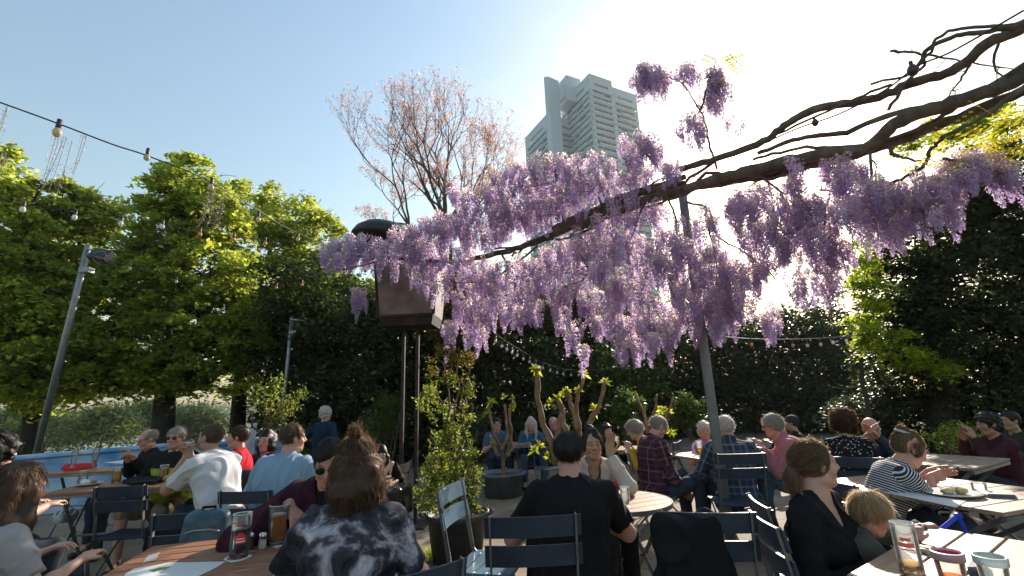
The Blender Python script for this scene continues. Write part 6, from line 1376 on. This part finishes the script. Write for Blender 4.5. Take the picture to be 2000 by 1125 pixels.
# tables at the middle right
tumbler('beer_mug', 'mug with two fingers of golden beer beside the lilac woman', 1368, 886, .74, .042, .15, GOLD, .45, False, 175, 'beer mug')
tumbler('beer_mug', 'mug of golden beer in front of the pink shirted man', 1468, 880, .74, .042, .15, GOLD, .62, True, 175, 'beer mug')
tumbler('glass', 'small glass on the distant table before the woman in yellow', 1205, 868, .74, .04, .12, JUICE, .5); tumbler('glass', 'pinkish glass on the far table before the blonde woman', 1032, 857, .74, .045, .13, liquid('pale pink drink', (.5, .35, .3)), .8)
plate('plate with leftovers on the table of the striped woman', 1862, 968, .74, .15, [('bread', (.55, .40, .20), .045), ('potato', (.60, .50, .25), .040), ('egg', (.75, .72, .62), .045), ('rind', (.30, .16, .07), .03), ('roll', (.6, .42, .2), .04)])
flat('paper_sheet', 'long white paper sheet along the table edge by the striped woman', 'paper', [(1728, 962), (1748, 957), (1887, 979), (1868, 992)], .74, .003, menu)
pk = flat('card_box', 'small red and grey cigarette box on the right of the plate', 'box', [(1932, 972), (1940, 963), (1978, 965), (1984, 974)], .74, .022, mat('grey box card', (.12, .12, .14), .6)); 
flat('napkin', 'crumpled white napkin between plate and box', 'napkin', [(1905, 966), (1915, 957), (1942, 960), (1930, 972)], .74, .018, CARD)
tumbler('wide_glass', 'empty wide glass on the right of the plate with leftovers', 1915, 962, .74, .04, .06, None)
# near right table
t = tumbler('beer_mug', 'nearly empty beer mug with red print on the near right table', 1782, 1118, .74, .040, .175, GOLD, .20, False, 0, 'beer mug', flare=1.0, ribs=True); f = facing(t)
for (z0, z1, h0) in ((.118, .130, .42), (.096, .112, .62), (.086, .090, .5)): badge(t, .0402, z0, z1, h0, f, mat('pale red print', (.70, .16, .12), .5), 'print')
def cup(label, px, py, r, h, body, rimc, fill, flare):
    t = tumbler('cup', label, px, py, .74, r, h, fill, .42, cat='cup', flare=flare, gm=body)
    R1 = r * flare; mb = MB(); mb.lathe([(R1 + .001, h - .022), (R1 + .003, h - .021), (R1 + .004, h + .003), (R1 - .002, h + .006), (R1 - .003, h - .02)], (0, 0, 0), 28); mb.build('collar', rimc, t); mb = MB(); mb.lathe([(.001, h - .012), (R1 - .004, h - .012), (R1 - .0035, h + .001)], (0, 0, 0), 28); return t, mb
t, mb = cup('clear drinking cup with a red rim and orange juice on the near right table', 1868, 1158, .036, .125, GLR, mat('greyish pink plastic', (.40, .25, .27), .4), JUICE, 1.22); mb.build('lid', mat('deep red plastic', (.50, .01, .05), .3), t)
t, mb = cup('pale milky drinking cup at the right end of the near right table', 1952, 1162, .036, .115, glass('milky clear plastic', (.9, 1, 1)), mat('pale plastic', (.62, .68, .68), .4, transl=.5), None, 1.2)
def straw():
    t = thing('blue_clip', 'bright blue bent plastic bag clip held in the hand of the toddler', 'clip', tuple(atk(1873, 1010, 2.34))); O = t.location; m = mat('bright blue plastic', (.01, .06, .62), .3)
    for nm, a, b in (('arm', (1838, 1034), (1871, 1007)), ('arm', (1871, 1007), (1896, 1058))):
        mb = MB(); mb.bar(atk(*a, 2.34) - O, atk(*b, 2.34) - O, .020, .013, (0, -1, .3), .003); mb.build(nm, m, t)
    mb = MB(); mb.tube([atk(1871, 1007, 2.34) - O + Vector((0, -.013, 0)), atk(1871, 1007, 2.34) - O + Vector((0, .013, 0))], .012, 10); mb.build('hinge', m, t)
straw()
def rag():
    o = flat('crumpled_wrapper', 'crumpled dark checked wrapper beside the cups', 'wrapper', [(1893, 1125), (1905, 1105), (1925, 1103), (1932, 1125)], .74, .03, mat('dark checked paper', (.08, .08, .11), .7, noise=.8, nscale=60))
rag()
# ---- things hung and laid about: jackets, backpack, helmet
def drape(label, c, w, h, yaw, m, seed=1, extra_l=.0, thick=.10):
    """a jacket over a chair back: rounded shoulders on top, hanging skirts with folds"""
    X = c; t0 = -R(yaw); pr = [cap((-w / 2 + .04, 0, 0), (w / 2 - .04, 0, 0), .035, k=.04)]
    for i in range(9):
        u = -1 + 2 * i / 8; L_ = h * (.92 + .12 * math.sin(i * 2.1 + seed)) ; x = u * (w / 2 - .02)
        for sy in (-1, 1): pr.append(cap((x * .94, sy * .018, -.01), (x * 1.10, sy * (.035 + .022 * math.sin(i * 1.7 + seed)) , -L_ * (1 if sy < 0 else .8)), .028, .020, .03))
    V, Q = sdf_mesh(pr, .009, (), folds(seed + 40, .022, 13)); o = npmesh('jacket', V, Q, m, None, True); o.location = X; o.rotation_euler = (0, 0, t0); return tag(o, label, 'jacket')
jm = cloth('black padded cotton', (.012, .013, .015)); p = atz(1345, 1020, .86); drape('black jacket draped over the chair at the bottom centre', (p.x, p.y - .0, .862), .33, .66, -14, jm, 1)
p = atz(462, 932, .86); drape('dark grey jacket hanging over the chair of the white T-shirt man', (p.x, p.y, .865), .36, .46, -40, cloth('charcoal fleece', (.035, .035, .035)), 2)
p = atz(772, 958, .70); drape('dark shiny jacket bundled over a chair right of the topknot woman', (p.x, p.y, .70), .34, .18, -60, mat('black leather', (.015, .016, .016), .3), 3)
def backpack():
    p = atk(402, 1052, 2.5); prs = [ell((0, 0, .0), (.11, .065, .14), None, .04), cap((-.07, 0, -.1), (-.065, 0, .1), .045, k=.05), cap((.07, 0, -.1), (.065, 0, .1), .045, k=.05), ell((0, -.05, -.05), (.08, .04, .085), None, .02)]
    t = thing('backpack', 'slate blue backpack leaning on the chair behind the near left table', 'backpack', (p.x, p.y, p.z), R(12)); V, Q = sdf_mesh(prs, .009, (), folds(5, .004)); npmesh('body', V, Q, mat('slate blue nylon', (.04, .085, .11), .45, noise=.3, nscale=12), t, True)
    mb = MB(); mb.tube([(-.04, 0, .125), (-.03, 0, .16), (.03, 0, .16), (.04, 0, .125)], .008, 6); mb.build('handle', jm, t); mb = MB(); mb.tube([(-.085, -.06, .045), (-.04, -.075, .06), (.04, -.075, .06), (.085, -.06, .045)], .004, 5); mb.build('zip', mat('grey zip', (.3, .32, .33), .5), t)
backpack()
def helmet():
    p = on(128, 1016, .47); t = thing('cycle_helmet', 'black and white cycle helmet lying on the low dark chair at the left', 'helmet', (p.x, p.y, .45), R(30)); V, Q = sdf_mesh([ell((0, 0, .05), (.105, .15, .085), None, .02)], .007, [ell((0, 0, .0), (.085, .13, .09), None, .01)] + [ell((x, y, .115), (.012, .05, .06), None, .006) for x in (-.05, 0, .05) for y in (-.06, .06)]); npmesh('shell', V, Q, mat('white and black shell', (.55, .55, .52), .3, col2=(.02, .02, .02), noise=.4, nscale=9), t, True)
    mb = MB(); mb.tube([(-.08, 0, .01), (-.04, .03, -.0), (.04, .03, -.0), (.08, 0, .01)], .004, 5); mb.build('strap', jm, t)
helmet()
# hair band and hand-held things
def band():
    d_ = CK['stripe'][1]; q = d_['H']((0, -.082, .098)); p = d_['root'] + Matrix.Rotation(d_['yaw'], 3, 'Z') @ Vector(q); mb = MB(); mb.lathe([(.040, -.010), (.050, -.008), (.051, .008), (.040, .011), (.038, 0), (.040, -.010)], (0, 0, 0), 24, Matrix.Rotation(d_['yaw'], 3, 'Z') @ Matrix(d_['HR'].tolist())); o = mb.build('hair_band', mat('pale hair band', (.5, .42, .34), .8)); o.location = p; tag(o, 'pale hair band round the bun of the striped woman', 'hair band')
band()
# ---- potted plants
POT = mat('grey black plastic pot', (.045, .048, .05), .55, noise=.3, nscale=7); POTG = mat('grey blue zinc pot', (.12, .14, .15), .5, .2, noise=.3, nscale=5); SOIL = mat('bark mulch soil', (.07, .04, .025), .95, noise=.7, nscale=30, bump=1, bscale=40)
PALEB = mat('pale pruned bark', (.24, .16, .10), .85, noise=.35, nscale=10, bump=.5, bscale=20)
def pot(t, r, h, m, handle=True):
    mb = MB(); mb.lathe([(.001, .0), (r * .78, .0), (r * .95, h - .05), (r * 1.04, h - .045), (r * 1.06, h), (r * .98, h), (r * .9, h - .06), (.001, h - .06)], (0, 0, 0), 40); o = mb.build('pot', m, t)
    mb = MB(); mb.lathe([(.001, h - .045), (r * .6, h - .05), (r * .92, h - .056)], (0, 0, 0), 24); mb.build('soil', SOIL, o)
    if handle:
        for a in (0, math.pi):
            mb = MB(); c = Vector((math.cos(a), math.sin(a), 0)) * r * 1.05; s_ = Vector((-math.sin(a), math.cos(a), 0)); mb.tube([c + s_ * .08 + Vector((0, 0, h - .02)), c * 1.12 + s_ * .06 + Vector((0, 0, h - .01)), c * 1.12 - s_ * .06 + Vector((0, 0, h - .01)), c - s_ * .08 + Vector((0, 0, h - .02))], .012, 6); mb.build('handle', m, t)
def tall_shrub():
    p = on(893, 1092, 0); t = thing('potted_shrub', 'tall slender shrub with fresh yellow green leaves in a big black pot', 'potted plant', (p.x, p.y, 0)); B = Vector((p.x, p.y, 0)); pot(t, .30, .42, POT); rs = np.random.RandomState(6); rr = random.Random(6); k = 4.6; mb = MB(); P = []; Cn = []
    # stems follow points of the view at the plant's own distance
    lines = [[(880, 1030), (872, 960), (860, 880), (880, 800), (870, 720), (850, 690)], [(900, 1030), (905, 950), (915, 870), (900, 790), (915, 720), (905, 680)], [(890, 1030), (880, 940), (890, 850), (860, 780), (835, 770)], [(905, 1020), (890, 920), (875, 840), (900, 760), (890, 700)], [(880, 1020), (850, 940), (838, 900)], [(905, 1000), (925, 940), (925, 900)], [(890, 900), (915, 830), (925, 780)]]
    for ln in lines:
        Q_ = [aty(px, py, p.y + rr.uniform(-.06, .06)) - B for px, py in ln]; pts = []
        for i in range(len(Q_) - 1):
            for j in range(5): pts.append(Q_[i].lerp(Q_[i + 1], j / 5) + Vector([rr.gauss(0, .012) for _ in range(3)]))
        m_ = len(pts); mb.tube(pts, [.018 * (1 - .75 * i / m_) for i in range(m_)], 6, False)
    mb.build('stem', mat('brown stems', (.13, .075, .045), .85), t)
    cl = [(a_, b_, c_ * 1.05, d_ * 1.1, int(e_ * 1.7)) for a_, b_, c_, d_, e_ in [(870, 690, 36, 22, 240), (905, 700, 30, 22, 200), (845, 720, 25, 20, 90), (840, 770, 30, 20, 150), (880, 740, 30, 20, 160), (915, 760, 22, 26, 150), (825, 790, 14, 18, 60), (860, 800, 26, 20, 130), (890, 830, 26, 26, 160), (865, 860, 30, 28, 260), (905, 880, 30, 24, 260), (850, 905, 30, 22, 330), (885, 925, 44, 24, 480), (850, 955, 34, 26, 460), (900, 965, 36, 26, 480), (930, 940, 16, 22, 160), (840, 985, 26, 16, 200), (925, 990, 16, 16, 130), (880, 1000, 30, 14, 260), (820, 965, 16, 12, 70), (880, 900, 40, 40, 160), (900, 830, 30, 40, 90)]]
    for (px, py, rx, ry, n) in cl:
        c = np.array(aty(px, py, p.y) - B); s_ = k / F; m_ = max(4, n // 16); cc = c + unit(rs.randn(m_, 3)) * rs.rand(m_, 1) ** .5 * np.array([rx, (rx + ry) * .4, ry]) * s_; idx = rs.randint(0, m_, n); P.append(cc[idx] + rs.randn(n, 3) * .022); Cn.append(np.full(n, .65 if py < 770 else 1.))
    P = np.concatenate(P); V, Q = leaf_cards(P, .021, .34, .1, rs=rs); tone = np.concatenate(Cn) * (.7 + .6 * rs.rand(len(P))); col = tone_cols(tone, rs); top = np.repeat(P[:, 2] > 1.75, 4); col[top] *= np.array([1.25, .85, .75]); npmesh('foliage', V, Q, leaf_mat('fresh potted leaves', (.12, .16, .03), (.36, .42, .05), .5), t, col=col)
tall_shrub()
def pollard(label, basepx, k, limbs, r, tufts, potr=.0, poth=.3, g='pollarded trees in pots'):
    b = atk(*basepx, k); t = thing('pollarded_tree', label, 'pollarded tree', (b.x, b.y, 0), 0, g); B = Vector((b.x, b.y, 0)); rr = random.Random(int(basepx[0])); rs = np.random.RandomState(int(basepx[0]))
    if potr: pot(t, potr, poth, POTG)
    for ln in limbs:
        Q_ = [atk(px, py, k + rr.uniform(-.06, .06)) - B for px, py in ln]; pts = []; rad = []
        for i in range(len(Q_) - 1):
            for j in range(5): pts.append(Q_[i].lerp(Q_[i + 1], j / 5) + Vector([rr.gauss(0, .008) for _ in range(3)]))
        pts.append(Q_[-1]); m_ = len(pts); rad = [r * (1.15 - .5 * i / m_) * rr.uniform(.85, 1.2) for i in range(m_)]; rad[-1] *= 1.2
        mb = MB(); mb.tube(pts, rad, 9); mb.build('limb', PALEB, t)
    for (px, py) in tufts:
        c = np.array(atk(px, py, k) - B); n = 16; d = unit(rs.randn(n, 3) + np.array([0, 0, .9])); L_ = .06 + .07 * rs.rand(n, 1); sd = unit(np.cross(d, rs.randn(n, 3))); mid = c + d * L_ * .55
        V = np.stack([c + 0 * d, mid + sd * L_ * .17, c + d * L_ - np.array([0, 0, .02]), mid - sd * L_ * .17], 1).reshape(-1, 3)
        npmesh('leaf_tuft', V, np.arange(len(V)).reshape(-1, 4), leaf_mat('fresh tuft leaves', (.16, .20, .03), (.55, .58, .05), .5), t, col=tone_cols(.7 + .6 * rs.rand(len(V) // 4), rs))
pollard('small many armed pollarded tree in a round grey pot', (982, 955), 7.3, [[(985, 935), (980, 880), (965, 850), (955, 800), (962, 785)], [(980, 880), (992, 850), (985, 790)], [(985, 900), (1000, 860), (995, 800), (1002, 785)], [(975, 890), (962, 868), (958, 850)], [(990, 890), (1005, 872)]], .026, [(958, 785), (985, 778), (1003, 780), (965, 868), (1000, 800), (950, 810)], .36, .36)
pollard('thickest pollarded trunk leaning left behind the man in black', (1085, 935), 6.0, [[(1085, 905), (1078, 870), (1062, 830), (1048, 770), (1050, 715)], [(1085, 900), (1090, 850), (1098, 800), (1088, 775)], [(1092, 890), (1105, 850), (1098, 810)]], .045, [(1046, 722), (1090, 778), (1075, 790), (1052, 870), (1045, 880), (1072, 895)], .3, .3)
pollard('forked pollarded trunk behind the woman in the cream cardigan', (1135, 925), 6.4, [[(1132, 900), (1130, 840), (1125, 790), (1140, 735)], [(1130, 840), (1115, 790), (1108, 762)], [(1140, 900), (1150, 830), (1172, 790), (1182, 745)], [(1150, 830), (1160, 800)]], .034, [(1140, 732), (1128, 762), (1182, 748), (1160, 800), (1100, 770), (1108, 765)], .3, .3)
pollard('thin pollarded trunks behind the maroon check shirt', (1275, 920), 7.0, [[(1268, 880), (1262, 820), (1240, 765)], [(1275, 880), (1275, 830), (1283, 770)], [(1282, 880), (1300, 820), (1315, 775)], [(1268, 850), (1256, 800)]], .020, [(1295, 800), (1305, 805), (1290, 812), (1275, 830), (1310, 845), (1315, 850)], .3, .3)
def spindly():
    b = atk(520, 900, 5.6); t = thing('potted_shrub', 'spindly potted shrub with yellow green tips behind the red T-shirt man', 'potted plant', (b.x, b.y, 0)); B = Vector((b.x, b.y, 0)); rs = np.random.RandomState(8); pot(t, .25, .35, POT); mb = MB(); k = 5.6; rr = random.Random(8)
    for ln in [[(515, 920), (512, 860), (520, 820), (545, 760)], [(515, 900), (500, 840), (486, 800), (492, 775)], [(515, 880), (535, 820), (570, 780), (590, 765)], [(512, 880), (520, 820), (512, 770)], [(520, 860), (556, 820), (566, 790)]]:
        Q_ = [atk(px, py, k) - B for px, py in ln]; pts = []
        for i in range(len(Q_) - 1):
            for j in range(4): pts.append(Q_[i].lerp(Q_[i + 1], j / 4) + Vector([rr.gauss(0, .014) for _ in range(3)]))
        mb.tube(pts, [.016 * (1 - .6 * i / len(pts)) for i in range(len(pts))], 6, False)
    mb.build('stem', mat('brown stems', (.13, .075, .045), .85), t); P = []; T_ = []
    for (px, py, rx, n, tn) in [(505, 765, 18, 90, .8), (540, 750, 16, 110, 1), (530, 785, 22, 170, 1.1), (565, 785, 20, 130, 1), (590, 768, 12, 70, .9), (555, 805, 20, 110, 1), (540, 822, 16, 70, .9), (495, 790, 12, 50, .6), (532, 870, 10, 60, 1), (525, 880, 9, 50, 1)]:
        c = np.array(atk(px, py, k) - B); P.append(c + rs.randn(n, 3) * rx * .55 * k / F); T_.append(np.full(n, tn))
    P = np.concatenate(P); V, Q = leaf_cards(P, .024, .33, .1, rs=rs); npmesh('foliage', V, Q, leaf_mat('fresh potted leaves', (.12, .16, .03), (.36, .42, .05), .5), t, col=tone_cols(np.concatenate(T_), rs, hue=.5))
spindly()
# low pot plants and undergrowth in front of the hedge
def low_bush(label, px, py, k, rx, rz, n, lm, sz, seed, asp=.5):
    b = atk(px, py, k); t = thing('garden_bush', label, 'bush', (b.x, b.y, 0), 0, 'low bushes along the hedge'); rs = np.random.RandomState(seed); bl = [(tuple(np.array(b) + np.array([rs.uniform(-.6, .6) * rx * k / F, rs.uniform(-.2, .2), rs.uniform(-.5, .5) * rz * k / F])), (rx * .5 * k / F, .3, rz * .5 * k / F)) for _ in range(7)]
    P, tone = crown_points(bl, n, rs, 16, .08, .6, .4); V, Q = leaf_cards(P - np.array([b.x, b.y, 0]), sz, asp, .3, rs=rs); npmesh('foliage', V, Q, lm, t, col=tone_cols(tone, rs)); mb = MB()
    for j in range(5): mb.tube([(0, 0, 0), (rs.randn() * .1, 0, b.z * .5), (rs.randn() * .3, 0, b.z)], .012, 5, False)
    mb.build('stem', BARK2, t)
for a in [('soft grey green bush beside the standing white haired person', 760, 800, 9.5, 44, 50, 2600, L_MID, .035, 1, .3), ('feathery green bush between the steel posts and the tall pot plant', 715, 830, 9.2, 30, 40, 1600, L_MID, .03, 2, .3), ('glossy leaved bush lit behind the grey haired woman in yellow', 1225, 790, 9.6, 34, 40, 2200, L_MID, .05, 3), ('dark bush at the left of the pollarded trees', 925, 850, 9.0, 30, 60, 1800, L_DARK, .05, 4),
          ('dark green bush behind the lilac woman', 1345, 800, 9.8, 44, 44, 2600, L_MID, .045, 5), ('bright leaved low bush right of the bald man, in the dark', 1860, 850, 7.4, 60, 30, 900, L_SPRING, .03, 6), ('low leaves behind the standing person', 600, 860, 8.6, 30, 26, 900, L_MID, .045, 7)]: low_bush(*a)
def umbrella():
    b = atk(486, 868, 6.2); t = thing('folded_parasol', 'folded blue and white parasol behind the red T-shirt man', 'parasol', (b.x, b.y, 0)); B = Vector((b.x, b.y, 0)); tp = atk(500, 826, 6.2) - B; bt = atk(476, 905, 6.2) - B
    mb = MB(); mb.tube([bt, bt.lerp(tp, .3), tp], [.10, .09, .012], 8); mb.build('canopy', mat('blue and white canvas', (.12, .2, .38), .8, col2=(.6, .62, .66), nscale=5), t); mb = MB(); mb.tube([Vector((bt.x, bt.y, 0)), bt], .018, 8); mb.build('pole', GALV, t)
umbrella()
def haze():
    m = bpy.data.materials.new('thin summer haze'); nt, N, L = nodes(m); N.remove(N['Principled BSDF']); v = N.new('ShaderNodeVolumePrincipled')
    v.inputs['Color'].default_value = (.86, .93, 1, 1); v.inputs['Density'].default_value = .0004; v.inputs['Anisotropy'].default_value = .2; L.new(v.outputs[0], N['Material Output'].inputs['Volume'])
    mb = MB(); mb.box((0, 250, 80), (1500, 1300, 176.4)); o = mb.build('haze', m); tag(o, 'thin pale haze in the evening air', 'haze', kind='stuff')
haze()
